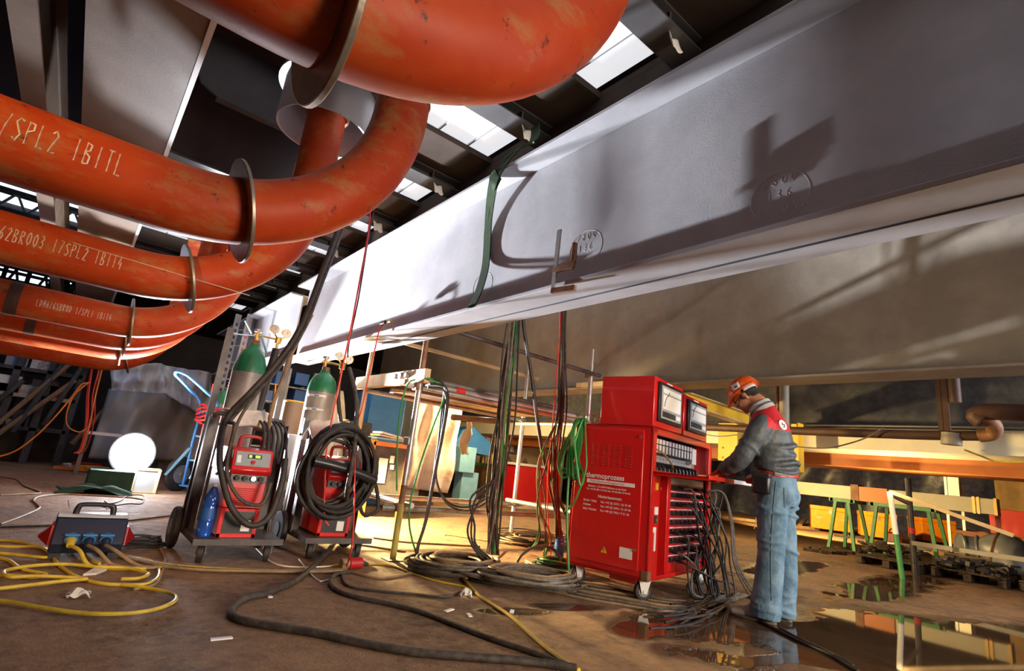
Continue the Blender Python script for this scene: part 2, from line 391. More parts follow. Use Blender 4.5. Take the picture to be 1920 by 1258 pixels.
def fuse(mb, voxel, smooth=4, fac=.5):
    me = bpy.data.meshes.new('f'); me.from_pydata([tuple(p) for p in mb.v], [], mb.f)
    bm = bmesh.new(); bm.from_mesh(me); bmesh.ops.recalc_face_normals(bm, faces=bm.faces); bm.to_mesh(me); bm.free()
    ob = bpy.data.objects.new('f', me); C.objects.link(ob)
    m = ob.modifiers.new('r', 'REMESH'); m.mode = 'VOXEL'; m.voxel_size = voxel
    if smooth:
        q = ob.modifiers.new('s', 'SMOOTH'); q.iterations = smooth; q.factor = fac
    bpy.context.view_layer.update(); dg = bpy.context.evaluated_depsgraph_get()
    e = ob.evaluated_get(dg).to_mesh()
    out = MB(); out.v = [v.co.copy() for v in e.vertices]; out.f = [list(p.vertices) for p in e.polygons]; out.m = [0]*len(out.f)
    ob.evaluated_get(dg).to_mesh_clear(); bpy.data.objects.remove(ob); bpy.data.meshes.remove(me)
    return out

# ================================================================== SETTING
b = MB().bx(-16, 44, -8, 26, -.1, 0); struct(b.build('floor', 'floor', smooth=False))
b = MB().bx(-16, 44, 20, 20.2, 0, 7); struct(b.build('wall_back', 'wall', smooth=False))
b = MB().bx(-16.2, -16, -8, 26, 0, 7); struct(b.build('wall_left', 'wall', smooth=False))
b = MB().bx(36, 36.2, -8, 26, 0, 7); struct(b.build('wall_right', 'wall_brown', smooth=False))
b = MB().bx(-16, 44, -8.2, -8, 0, 7); struct(b.build('wall_front', 'wall', smooth=False))
# high dark roof with a lower steel deck; the deck leaves daylight slots between the cross beams
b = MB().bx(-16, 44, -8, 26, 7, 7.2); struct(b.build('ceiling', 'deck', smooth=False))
Z_DK = 3.92; PIT = 1.5
slots = [(1.986 + PIT*k - .12, 2.675 + PIT*k) for k in range(-3, 9)]
b = MB(); y = -8.
for s0, s1 in slots:
    x_ = -16 if y < 9 else -.45
    if s0 > y: b.bx(x_, 2.74, y, s0, Z_DK, Z_DK+.06)
    if s1 < 9.6: b.bx(-16, -.45, s0, s1, Z_DK, Z_DK+.06)
    y = s1
b.bx(-.45, 2.74, y, 20, Z_DK, Z_DK+.06); b.bx(2.74, 36, -8, 20, Z_DK, Z_DK+.06)
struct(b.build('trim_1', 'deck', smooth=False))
for k, (s0, s1) in enumerate(slots):
    w = MB()
    w.bx(-.45, 2.72, s0+.01, s1+.22, Z_DK+.10, Z_DK+.13)
    o = w.build('window_%d' % (k+1), 'skylight', smooth=False); struct(o)
    w = MB()
    for q in (.5, 1.25, 1.7, 2.1, 2.45): w.bx(q-.008, q+.008, s0+.02, s1+.2, Z_DK+.08, Z_DK+.10)
    w.build('glazing_bar', 'panel_lt', o, smooth=False)

# cross beams along X under the deck
for k in range(-2, 8):
    y1 = 1.986 + PIT*k; y0 = y1-.24
    w = MB(); z = 3.80
    w.bx(.1, 2.74, y0, y1, z, z+.015); w.bx(.1, 2.74, y0, y1, Z_DK-.017, Z_DK-.002); w.bx(.1, 2.74, (y0+y1)/2-.01, (y0+y1)/2+.01, z+.015, Z_DK-.017)
    for q in (.8, 1.6, 2.4): w.bx(q-.008, q+.008, y0+.02, y1-.02, z+.015, Z_DK-.017)
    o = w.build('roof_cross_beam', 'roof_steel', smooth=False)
    tag(o, 'dark steel cross beam under the roof deck between two daylight strips', 'beam', 'cross beams under the roof deck')
# long dark header at the right end of the strips
w = MB().bx(2.74, 2.77, -4, 14, 3.45, Z_DK-.002); w.bx(2.66, 2.85, -4, 14, 3.43, 3.45)
tag(w.build('roof_header_beam', 'deck', smooth=False), 'long dark brown steel header closing the right ends of the daylight strips', 'beam')
# white paper flaps
for k in range(0, 5):
    y = 1.80 + PIT*k; x = .855*(3.79-CH)
    w = MB(); s = 1 + .15*(k % 2)
    P = lambda u, v, x=x, y=y, s=s: V((x+(u-.5)*.11*s + .02*v, y-.03*v+.02*math.sin(3*u), 3.798-.11*s*v + .012*math.sin(9*u+4*v)))
    w.grid(P, 6, 6); o = w.build('paper_flap', 'paper', thick=.004)
    tag(o, 'small white paper flap hanging from the dark deck beside a daylight strip', 'paper', 'white flaps along the deck')
# left overhead box girder (underside seen) and thin girder
w = MB(); zg = 3.0
w.bx(-.46, .075, -3, 16, zg, zg+.025); w.bx(-.42, -.40, -3, 16, zg+.025, Z_DK-.002); w.bx(.04, .06, -3, 16, zg+.025, Z_DK-.002)
o_ = w.build('overhead_box_girder', 'girder3', smooth=False); MB().bx(.07, .10, -3, 16, zg-.012, zg+.03).build('lit_edge_strip', 'white', o_, smooth=False)  # white strip: the girder's lamp-lit edge put into its colour
tag(o_, 'wide grey box girder overhead, its flat underside crossed by lamp light and shadow', 'girder')
w = MB(); w.bx(-.80, -.665, -3, 16, zg, zg+.02); w.bx(-.74, -.725, -3, 16, zg+.02, 3.5); w.bx(-.80, -.665, -3, 16, 3.5, 3.52)
tag(w.build('overhead_joist', 'girder3', smooth=False), 'narrow grey overhead joist left of the wide box girder', 'girder')
# webs with coped corners between box girder and cross beams (dark shaped plates)
for k in range(0, 4):
    y = 1.50 + 1.46*k; w = MB()
    z0, z1 = 3.42, Z_DK
    poly = [(.1, y, z1), (.1, y, z0+.16), (.16, y, z0+.05), (.28, y, z0), (1.05, y, z0), (1.2, y, z0+.1), (1.25, y, z1)]
    w.prism(poly, (0, .02, 0)); w.bx(.28, 1.05, y-.03, y+.05, z0-.02, z0)
    tag(w.build('coped_web_plate', 'roof_steel', smooth=False), 'dark steel web plate with a coped corner beside the wide box girder', 'beam', 'coped web plates beside the box girder')

w = MB().bx(.1, 1.3, 4.90, 4.93, 3.02, Z_DK-.002); w.bx(.1, 1.3, 4.80, 5.03, 3.0, 3.02)
tag(w.build('deep_cross_girder', 'roof_steel', smooth=False), 'deep dark cross girder beside the wide box girder, above the red elbows', 'girder')
# ------------------------------------------------------------------ plate girders along Y
def girder(name, xw, z0, z1, y0, y1, ov, m, label, tf=.024, seam=True):
    w = MB()
    w.bx(xw-.008, xw+.012, y0, y1, z0+tf, z1-tf)
    w.bx(xw-ov, xw+ov+.004, y0, y1, z0, z0+tf); w.bx(xw-ov, xw+ov+.004, y0, y1, z1-tf, z1)
    o = w.build(name, m, smooth=False, bevel=.003); return tag(o, label, 'girder')
g1 = girder('plate_girder', 2.12, 1.90, 2.945, -3, 7.3, .175, 'girder', 'large grey steel plate girder with floodlit web running across the picture')
w = MB(); w.bx(2.12+.03, 2.12+.036, -3, 6.9, 1.893, 1.9); w.build('weld_seam', 'roof_steel', g1, smooth=False)
# chalk rings and numbers on its web
def web_pt(cx, cz, X): return lambda x, y: V((X, cx-x, cz+y))
def webmark(pxc, lines, sz, rad):
    c = AX(pxc[0], pxc[1], 2.112); w = MB()
    w.tube([V((2.1116, c.y+rad[0]*math.cos(a), c.z+rad[1]*math.sin(a))) for a in [(-.6+1.62*PI*i/40) for i in range(41)]], .0013, 4)
    for i, t in enumerate(lines):
        strokes(w, t, sz, .95, .0013, web_pt(c.y+len(t)*sz*.42, c.z+.02-(i-.5)*sz*1.6, 2.1116))
    w.build('chalk_marking', 'chalk_grey', g1)
webmark((1461, 368), ['2800', '136', 'N.3046'], .042, (.125, .115)); webmark((1098, 466), ['2800', '136'], .045, (.13, .115)); webmark((905, 535), ['28', '13'], .03, (.12, .10))
g1b = girder('plate_girder', 2.12, 1.98, 2.90, 7.55, 12.5, .175, 'girder', 'grey plate girder continuing beyond the gap at the far end of the large floodlit one')
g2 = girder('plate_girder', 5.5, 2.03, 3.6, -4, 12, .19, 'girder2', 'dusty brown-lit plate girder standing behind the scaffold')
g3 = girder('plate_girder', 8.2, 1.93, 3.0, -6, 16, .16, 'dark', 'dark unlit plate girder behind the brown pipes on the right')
w = MB().bx(8.35, 9.2, -8, 16, 1.64, 1.90); w.bx(8.30, 8.36, -8, 16, 1.90, 1.925)
tag(w.build('box_girder', 'cream', smooth=False, bevel=.004), 'cream painted box girder lit from below behind the dark brown pipe', 'girder')
w = MB().bx(9.4, 9.9, -8, 16, 1.47, 1.80); w.bx(9.3, 10., -8, 16, 1.45, 1.47)
tag(w.build('box_girder', 'orange_girder', smooth=False, bevel=.004), 'orange primed girder below the cream one at the right', 'girder')

# ================================================================== RED PIPES
RP = .1365; ZP = .88+.86; RB = .85; XR = .94
PY = [.975, 2.337, 3.746, 5.768, 6.957, 8.17, 10.234]
PL = ['nearest huge red oxide pipe bending upwards at the top centre', 'red oxide pipe lettered SPL2 that sweeps up beside the hanging collar',
      'red oxide pipe with long chalk code just below the first lettered one', 'red oxide pipe with a chalk code and an oval plate, fourth from the top',
      'red oxide pipe directly below the one with the oval plate, dark patch at left', 'thin looking red pipe, next to lowest of the row',
      'lowest and farthest red pipe whose broad underside glows pink above the floodlight']
PT = ['', '/SPL2 IBITL', 'ADNAJ62BR003.17SPL2 1B1T4', 'LDNA16SBR0D 1/SPL1 1B1T4', 'LDNA16SBR0D 7/SPL 1B1T4', '4DNA16S', '']
for i, y in enumerate(PY):
    t = thing('bent_pipe', PL[i], 'pipe', (XR, y, ZP), 'row of red bent pipes')
    xs = XR-RB; pts = [V((-9, y, ZP)), V((-4, y, ZP)), V((-1, y, ZP)), V((xs-.02, y, ZP))]
    for k in range(0, 25):
        a = PI/2*k/24; pts.append(V((xs+RB*math.sin(a), y, ZP+RB-RB*math.cos(a))))
    pts += [V((XR, y, ZP+RB+.05)), V((XR, y, 4.6))]
    MB().tube(pts, RP, 48).build('pipe_run', 'pipe', t)
    w = MB()
    xp = {0: .20, 1: .335, 2: .35, 3: .21, 4: .24, 5: .26, 6: .44}[i]
    a = math.asin(max(0, min(1, (xp-xs)/RB))); d = V((math.cos(a), 0, math.sin(a))); pc = V((xp, y, ZP+RB-RB*math.cos(a)))
    w.tube([pc-d*.008, pc+d*.008], [.212, .212], 48)
    w.build('saddle_plate', 'plate', t, bevel=.003)
    MB().torus((XR, y, ZP+RB+.07), RP, .006, (0, 0, 1), 40, 6).build('weld_bead', 'pipe', t)
    if i in (3, 4):
        x0_ = -.61 if i == 3 else -.55
        MB().tube([V((x0_, y, ZP)), V((x0_+.08, y, ZP))], [RP+.0015]*2, 40, False).build('scorched_band', 'brown_dk', t)
    if PT[i]:
        el = math.atan2(ZP-CH, y)           # angle towards the viewer
        size = {1: .08, 2: .07}.get(i, .056)
        x_start = {1: AY(2, 235, y-RP).x, 2: AY(-70, 425, y-RP).x, 3: AY(66, 575, y-RP).x, 4: AY(72, 605, y-RP).x, 5: AY(97, 636, y-RP).x}[i]
        def fn(x, yy, x_start=x_start, y=y, up=-(.04 if i < 4 else .0)):
            a = (yy+up+(.05 if y > 6.5 else 0))/RP
            R = RP-.0010
            return V((x_start+x, y-R*math.cos(a), ZP+R*math.sin(a)))
        w = strokes(MB(), PT[i], size, .37, .0036 if i < 3 else .003, fn, wd=.36)
        w.build('chalk_lettering', 'chalk', t)
        if i == 2:
            p0 = AY(140, 445, y-RP); MB().tube([V((p0.x+.9*k/12, y-(RP+.001)*math.cos(.28-.02*k), ZP+(RP+.001)*math.sin(.28-.02*k))) for k in range(13)], .0022, 4).build('chalk_line', 'chalk', t)
# collars hanging from the deck around the risers
for i in (1, 2):
    y = PY[i]
    t = thing('riser_collar', ['', 'grey steel collar sleeve around the riser of the pipe lettered SPL2', 'grey steel collar sleeve hanging around the visible red riser', 'grey collar sleeve around the riser of the fourth pipe', 'grey collar sleeve around the riser of the fifth pipe'][i], 'collar', (XR, y, 3.2), 'collars around the pipe risers')
    w = MB().ring((XR, y, 3.13), .33, .315, .33, n=48); w.build('sleeve', 'girder', t)
    w = MB().ring((XR, y, 3.46), .38, .2, .02, n=48); w.build('top_plate', 'roof_steel', t)
    w = MB()
    for a in (.5, 2.6, 4.7): w.bar((XR+.25*math.cos(a), y+.25*math.sin(a), 3.5), (XR+.25*math.cos(a), y+.25*math.sin(a), 4.3), .04, .012)
    w.build('hanger', 'roof_steel', t)
    w = MB().torus((XR, y, 3.28), RP+.012, .016, n=32); w.box((XR-.02, y-RP-.03, 3.28), (.05, .05, .04)); w.build('pipe_clamp', 'rust', t)

# ------------------------------------------------------------------ green sling, clamp on the big girder
xw = 2.105
sl = [AX(1003, 232, 2.45)+V((0, 0, .12)), V((1.99, 2.62, 2.99)), V((1.935, 2.66, 2.955)), V((1.95, 2.75, 2.86)), V((2.03, 2.92, 2.6)), V((2.085, 2.99, 2.35)), V((2.07, 3.0, 2.15)), V((1.99, 3.05, 2.0)), V((1.93, 3.1, 1.935))]
def strap(mb, pts, wdt, th, wd=(0, 1, 0), k=8):
    P = spline(pts, k); vs = []; fs = []; wd = V(wd)
    for i, p in enumerate(P):
        t = (P[min(i+1, len(P)-1)]-P[max(i-1, 0)]).normalized(); a = (wd - t*wd.dot(t)).normalized(); n = t.cross(a)
        for (sx, sy) in ((-1, -1), (1, -1), (1, 1), (-1, 1)): vs.append(p + a*(sx*wdt/2) + n*(sy*th/2))
    m = len(P)
    for i in range(m-1):
        for j in range(4): fs.append((i*4+j, i*4+(j+1) % 4, i*4+4+(j+1) % 4, i*4+4+j))
    fs += [(3, 2, 1, 0), tuple((m-1)*4+j for j in range(4))]
    return mb.add(vs, fs)
t = thing('lifting_sling', 'dark green webbing sling hung over the floodlit girder', 'sling', (2.0, 2.9, 2.0))
SB = [AX(x, y, X) for x, y, X in ((1004, 236, 2.5), (1000, 262, 2.2), (968, 283, 2.02), (938, 320, 1.93), (925, 345, 1.97), (917, 400, 2.06), (914, 450, 2.09), (910, 500, 2.08), (898, 545, 2.0), (884, 574, 1.935))]
strap(MB(), SB, .085, .008).build('front_strand', 'sling', t)
SB2 = [AX(x, y, X) for x, y, X in ((996, 268, 2.15), (955, 290, 1.99), (934, 330, 1.94), (921, 370, 2.02), (911, 430, 2.085), (908, 500, 2.09), (892, 560, 1.99), (882, 576, 1.93))]
strap(MB(), SB2, .035, .008, (0, 1, .4)).build('rear_strand', 'sling', t)
t = thing('bar_clamp', 'rusty steel bar clamp gripping the bottom flange of the floodlit girder', 'clamp', AX(1040, 545, 1.92))
c0 = AX(1037, 545, 1.925); c1 = AX(1044, 433, 1.925); c1 = V((1.925, c0.y-.005, c1.z))
MB().bar(c0, c1, .028, .012, (1, 0, 0)).build('bar', 'steel', t)
jw = .155
MB().bar(c0+V((0, .01, -.0)), c0+V((.02, -jw, -.006)), .022, .03).build('fixed_jaw', 'rust', t)
zs = AX(1040, 507, 1.925).z
MB().bar(V((1.925, c0.y+.015, zs)), V((1.925, c0.y-jw, zs)), .022, .03).build('sliding_jaw', 'rust', t)
w = MB().cyl((1.925, c0.y-jw+.012, zs-.04), (1.925, c0.y-jw+.012, zs+.03), .008); w.build('spindle', 'rust', t)
MB().cyl((1.925, c0.y-jw+.012, zs+.02), (1.925, c0.y-jw+.012, zs+.13), .017, .015).build('handle', 'rust', t)
# magnet clamp with red lead
t = thing('earth_clamp', 'small black earth clamp with red lead on the girder flange edge', 'clamp', AX(722, 612, 1.94))
p = AX(722, 612, 1.935)
MB().box(p+V((0, .02, .035)), (.05, .09, .03)).build('jaw', 'black_pl', t, bevel=.004); MB().cyl(p+V((0, -.03, .03)), p+V((0, -.1, .035)), .014).build('grip', 'brass', t)
pr = [AX(722, 612, 1.93)+V((0, 0, .04)), AX(712, 618, 1.90), AX(704, 650, 1.9), AX(692, 700, 1.9), AX(680, 760, 1.88), AX(668, 812, 1.86), G(662, 1000, .3), G(650, 1062, .03)]
cable(pr, .006, 'cable_red', 'red lead running down from the earth clamp past the coiled hose')
# brown timber/steel bits on girder 2 flange
w = MB().bar((5.38, 3.9, 2.0895), (5.38, 5.2, 2.0895), .12, .07); tag(w.build('timber_plank', 'wood', bevel=.004), 'pale timber plank lying on the flange of the brown-lit girder', 'plank')

# ================================================================== TROLLEYS, WELDERS, CYLINDERS
def caster(t, c, r=.065, name='caster', ang=0.):
    d = V((math.cos(ang), math.sin(ang), 0)); s = V((-d.y, d.x, 0))
    w = MB().cyl(c+s*-.02, c+s*.02, r, n=24); wh = w.build(name, 'black', t, bevel=.006)
    q = MB()
    for k in (-1, 1): q.bar(c+s*(.03*k), c+s*(.03*k)+V((0, 0, .085))-d*.02, .045, .005, s)
    q.box(c+V((0, 0, .088))-d*.02, (.09, .08, .006)); q.cyl(c-s*.036, c+s*.036, .009, n=8)
    q.build('caster_fork', 'steel', wh)
def trolley(label, x0, x1, y0, y1, tall, panel):
    t = thing('welding_trolley', label, 'trolley', ((x0+x1)/2, (y0+y1)/2, 0), None)
    z = .155
    w = MB().bx(x0, x1, y0, y1, z, z+.012); w.bx(x0-.01, x1+.01, y0-.012, y0+.012, z-.03, z+.014); w.bx(x0, x0+.02, y0, y1, z-.03, z); w.bx(x1-.02, x1, y0, y1, z-.03, z)
    w.build('platform', 'dark_frame', t, bevel=.002)
    for x in (x0+.07, x1-.07): caster(t, V((x, y0+.08, .065)), ang=PI/2-.25)
    for x in (x0-.035, x1+.02):
        w = MB().cyl((x-.025, y1-.10, .15), (x+.025, y1-.10, .15), .15, n=36)
        wh = w.build('wheel', 'black', t, bevel=.012)
        MB().cyl((x-.03, y1-.10, .15), (x+.03, y1-.10, .15), .06, n=24).build('hub', 'steel_dull', wh)
    for x in (x0+.03, x1-.03):                       # rear uprights
        MB().bar((x, y1-.03, z), (x, y1-.03, tall), .05, .03).build('rear_post', 'dark_frame', t)
    for s, x in ((-1, x0+.03), (1, x1-.03)):         # front uprights (wide angle profile)
        w = MB().bx(x-.04, x+.04, y1-.25, y1-.243, z, panel); w.bx(x+s*.037, x+s*.043, y1-.31, y1-.25, z, panel)
        w.build('side_upright', 'dark_frame', t)
    MB().tube(spline([(x0+.03, y1-.24, panel), (x0+.05, y1-.26, panel+.03), ((x0+x1)/2, y1-.27, panel+.035), (x1-.05, y1-.26, panel+.03), (x1-.03, y1-.24, panel)], 5), .018, 10).build('handle', 'dark_frame', t)
    MB().tube(spline([(x0+.0, y1-.02, .95), ((x0+x1)/2-.18, y1+.18, .95), ((x0+x1)/2, y1+.24, .95), ((x0+x1)/2+.18, y1+.18, .95), (x1, y1-.02, .95)], 5), .012, 8).build('cylinder_guard', 'dark_frame', t)
    w = MB().bx((x0+x1)/2-.2, (x0+x1)/2+.2, y1, y1+.36, z, z+.012); w.build('cylinder_tray', 'dark_frame', t)
    return t
trolley('dark steel welding trolley on the left, carrying the welder with green digits', .84, 1.42, 4.28, 5.02, 1.76, 1.0)
trolley('dark steel welding trolley on the right, carrying the welder behind the hose coil', 1.63, 2.17, 4.36, 5.02, 1.1, 1.0)

def welder(label, x0, y0, on_=True):
    w_, d_, z0 = .265, .60, .167
    t = thing('welding_machine', label, 'welding machine', (x0+w_/2, y0+d_/2, z0))
    w = MB().bx(x0, x0+w_, y0, y0+d_, z0+.015, z0+.20); w.bx(x0, x0+.03, y0-.008, y0, z0, z0+.20); w.bx(x0+w_-.03, x0+w_, y0-.008, y0, z0, z0+.20); w.bx(x0, x0+w_, y0-.008, y0, z0, z0+.03)
    w.build('cooling_unit', 'red', t, bevel=.006)
    q = MB().bx(x0+.03, x0+w_-.03, y0-.004, y0+.002, z0+.03, z0+.18); o = q.build('front_grille', 'black_pl', t)
    MB().bx(x0+.155, x0+.215, y0-.008, y0-.003, z0+.045, z0+.12).build('rating_plate', 'paper', o)
    w = MB().bx(x0, x0+w_, y0, y0+d_, z0+.205, z0+.44)
    for k in range(9): w.bx(x0+.03, x0+w_-.05, y0-.006, y0, z0+.225+k*.014, z0+.232+k*.014)
    w.build('power_source', 'red', t, bevel=.006)
    # sloping head with frame
    w = MB()
    prof = [(y0-.03, z0+.44), (y0-.055, z0+.47), (y0-.01, z0+.615), (y0+.06, z0+.63), (y0+d_-.05, z0+.63), (y0+d_, z0+.58), (y0+d_, z0+.44)]
    w.prism([(x0-.008, p, q_) for p, q_ in prof], (w_+.016, 0, 0)); w.build('head_cover', 'red', t, bevel=.008)
    n = V((0, -.955, .296)).normalized(); e = V((0, .296, .955)).normalized(); c = V((x0+w_/2, y0-.034, z0+.545))
    def fp(x, h, o=0.): return c + V((x, 0, 0)) + e*h + n*(.002+o)
    w = MB().prism([fp(-.12, -.045), fp(.12, -.045), fp(.12, .06), fp(-.12, .06)], n*.004); pan = w.build('control_panel', 'panel', t)
    w = MB().prism([fp(-.04, .012, .004), fp(.055, .012, .004), fp(.055, .042, .004), fp(-.04, .042, .004)], n*.002); dis = w.build('display', 'black_pl', pan)
    if on_:
        w = MB()
        for x in (-.032, -.022, .012, .024, .036): w.prism([fp(x, .018, .006), fp(x+.008, .018, .006), fp(x+.008, .036, .006), fp(x, .036, .006)], n*.001)
        w.build('display_digits', 'led', dis) if False else w.build('digits', 'led', pan)
    w = MB().cyl(fp(0, -.018, .004), fp(0, -.018, .02), .013); w.build('knob', 'red', pan)
    w = MB().prism([fp(-.112, -.025, .004), fp(-.085, -.025, .004), fp(-.085, .03, .004), fp(-.112, .03, .004)], n*.001); w.build('sticker', 'paper', pan)
    w = MB()
    for q in range(5): w.prism([fp(-.02+.016*q, -.038, .004), fp(-.012+.016*q, -.038, .004), fp(-.012+.016*q, -.032, .004), fp(-.02+.016*q, -.032, .004)], n*.001)
    w.build('button_row', 'green', pan)
    w = MB().bx(x0+.01, x0+w_-.01, y0-.02, y0+.01, z0+.385, z0+.45); o = w.build('socket_strip', 'black_pl', t)
    for k in range(4): MB().cyl((x0+.05+.055*k, y0-.045, z0+.415), (x0+.05+.055*k, y0-.02, z0+.415), .018, n=12).build('socket', 'chrome' if k == 2 else 'black', t)
    w = MB().tube(spline([(x0+.05, y0+.12, z0+.62), (x0+.06, y0+.14, z0+.70), (x0+w_/2, y0+.15, z0+.715), (x0+w_-.06, y0+.14, z0+.70), (x0+w_-.05, y0+.12, z0+.62)], 4), .014, 8); w.build('carry_handle', 'red_dark', t)
    return t
welder('red welding machine with green digits lit on its panel, on the left trolley', .975, 4.35)
welder('red welding machine half hidden behind the coiled black hose', 1.73, 4.44, False)

def cylinder(label, x, y, z0, r, h, name='gas_cylinder', stickers=0, sh=.22):
    t = thing(name, label, 'gas cylinder', (x, y, z0))
    MB().lathe((x, y, z0), [(0, 0), (r*.96, 0), (r, .02), (r, h-sh)], n=32).build('body', 'cyl_grey', t)
    MB().lathe((x, y, z0), [(r*1.003, h-sh), (r*1.003, h-.9*sh), (r*.97, h-.70*sh), (r*.88, h-.45*sh), (r*.70, h-.22*sh), (r*.42, h-.07*sh), (.045, h), (.045, h+.02), (0, h+.02)], n=32).build('shoulder', 'cyl_green', t)
    MB().cyl((x, y, z0+h+.015), (x, y, z0+h+.055), .036).build('neck_ring', 'rust', t)
    for k in range(stickers):
        z = z0+h-sh-.05-.13*k
        MB().grid(lambda u, v: V((x+(r+.002)*math.sin(-1.3+u*1.35), y-(r+.002)*math.cos(-1.3+u*1.35), z+.022*v)), 10, 1).build('band_sticker', 'paper', t, thick=.001)
        MB().grid(lambda u, v: V((x+(r+.003)*math.sin(-.75+u*.3), y-(r+.003)*math.cos(-.75+u*.3), z+.004+.014*v)), 4, 1).build('sticker_emblem', 'blue', t, thick=.001)
    if stickers: MB().grid(lambda u, v: V((x+(r*.92+.002)*math.sin(-.15+u*.8), y-(r*.94-.02*v)*math.cos(-.15+u*.8)-.004, z0+h-.8*sh+.05*v)), 8, 2).build('shoulder_label', 'paper', t, thick=.001)
    return t
def regulator(label, x, y, z, group=None, s=1.):
    t = thing('pressure_regulator', label, 'regulator', (x, y, z), group)
    w = MB().cyl((x, y, z), (x, y, z+.075), .016); w.cyl((x-.03, y, z+.045), (x+.05, y, z+.045), .012); w.build('valve', 'brass', t)
    MB().cyl((x, y, z+.075), (x, y, z+.10), .032, n=12).build('valve_handwheel', 'steel', t)
    w = MB().cyl((x+.03, y-.01, z+.045), (x+.20*s, y-.07, z+.035), .009); w.cyl((x+.17*s, y-.06, z+.0), (x+.17*s, y-.06, z+.06), .028); w.cyl((x+.17*s, y-.06, z-.045), (x+.17*s, y-.06, z), .012); w.build('regulator_body', 'brass', t)
    for q, (dx, dz) in enumerate(((.115, .12), (.225, .105))):
        c = V((x+dx*s, y-.07, z+dz)); g = MB().cyl(c+V((0, .02, 0)), c+V((0, -.015, 0)), .042, n=24); g.cyl(c+V((0, 0, -.03)), V((x+.17*s, y-.06, z+.04)), .007, n=8)
        g = g.build('gauge', 'brass', t)
        MB().cyl(c+V((0, -.015, 0)), c+V((0, -.018, 0)), .036, n=24).build('dial', 'dial', g)
        MB().box(c+V((.006, -.0195, .008)), (.003, .002, .026)).build('needle', 'black_pl', g)
    return t
zt = .167
C1 = (1.13, 5.19); C2 = (1.81, 5.19)
cylinder('tall grey gas cylinder with green shoulder on the left trolley, nearest the ladder', *C1, zt, .135, 1.51, sh=.25)
cylinder('grey gas cylinder with green shoulder and white band stickers, on the right trolley', *C2, zt, .135, 1.40, stickers=2, sh=.20)
regulator('brass regulator with two gauges on the left tall cylinder', C1[0], C1[1], zt+1.57)
regulator('brass regulator with two gauges on the cylinder with band stickers', C2[0]-.02, C2[1], zt+1.46, s=.9)
t = thing('valve_key', 'light blue wrench tied on the valve of the left tall cylinder', 'wrench', (C1[0], C1[1], zt+1.6))
MB().bar((C1[0]-.06, C1[1]-.05, zt+1.61), (C1[0]-.14, C1[1]-.06, zt+1.71), .02, .01).build('shaft', 'blue_lt', t)
MB().bar((C1[0]+.02, C1[1]-.06, zt+1.61), (C1[0]+.075, C1[1]-.15, zt+1.45), .018, .008).build('strap', 'blue_lt', t)
tz = [(C1[0]-.25, 4.99, 1.72), (C1[0]-.15, 5.1, 1.74), (C1[0]-.03, 5.17, 1.77)]
cable(tz, .006, 'chrome', 'thin chain from the trolley post to the left cylinder valve', name='chain', cat='chain')
# black corrugated hoses behind the regulators
cable([(C1[0]+.17, 5.13, 1.69), (C1[0]+.165, 5.15, 1.5), (C1[0]+.15, 5.2, 1.1), (C1[0]+.13, 5.25, .8)], .035, 'black', 'fat black hose hanging under the gauges of the left cylinder', name='hose', cat='hose', n=12)
cable([(C2[0]+.13, 5.13, 1.51), (C2[0]+.16, 5.12, 1.3), (C2[0]+.26, 5.05, .95), (C2[0]+.34, 4.9, .8)], .02, 'black', 'black hose hanging under the gauges of the stickered cylinder', name='hose', cat='hose', n=10)
# diagonal hose bundle from above to the left trolley
def ap(lst, Y0, Y1): return [AY(x, y, Y0+(Y1-Y0)*i/(len(lst)-1)) for i, (x, y) in enumerate(lst)]
DH = [(640, 400), (630, 440), (600, 520), (565, 610), (520, 680), (470, 735), (425, 785), (412, 850), (418, 900), (436, 955), (470, 985), (505, 968), (527, 910), (535, 860)]
YS = [4.6, 4.55, 4.5, 4.45, 4.45, 4.45, 4.5, 4.25, 4.22, 4.2, 4.16, 4.18, 4.2, 4.25]
cable([AY(x, y, q) for (x, y), q in zip(DH, YS)], .022, 'black', 'thick black welding hose dropping from the pipes to loop round the left welder', name='hose', cat='hose', n=10)
cable([AY(x+7, y+4, q+.02) for (x, y), q in zip(DH[:7], YS)] + [AY(x, y, 4.2) for x, y in ((440, 800), (425, 880), (450, 935), (490, 945), (508, 905))], .014, 'cable_brown', 'thinner brown-black hose running along the thick diagonal welding hose', name='hose', cat='hose', n=8)
cable([AY(x, y, 4.5) for x, y in ((560, 620), (520, 690), (480, 740), (447, 790), (420, 870), (405, 890))], .012, 'cable_brown', 'slack dark hose beside the diagonal one, ending by the left trolley post', name='hose', cat='hose')
cable([AY(x, y, 4.6) for x, y in ((585, 590), (548, 660), (530, 710), (512, 760), (505, 800), (500, 850))], .016, 'cable_tan', 'taped tan hose hanging right of the diagonal black hose', name='hose', cat='hose', n=8)
# black connectors bundle over left welder handle
for k in range(6):
    x = 1.18+.035*k
    cable([(x, 4.78, 1.03), (x+.01, 4.62, .99), (x+.015, 4.5, .90), (x, 4.42, .82), (x+.03*(k % 2)-.02, 4.36, .70)], .010, 'black', 'black welding leads hooked over the left trolley handle', 'leads over the left trolley handle', 'cable')
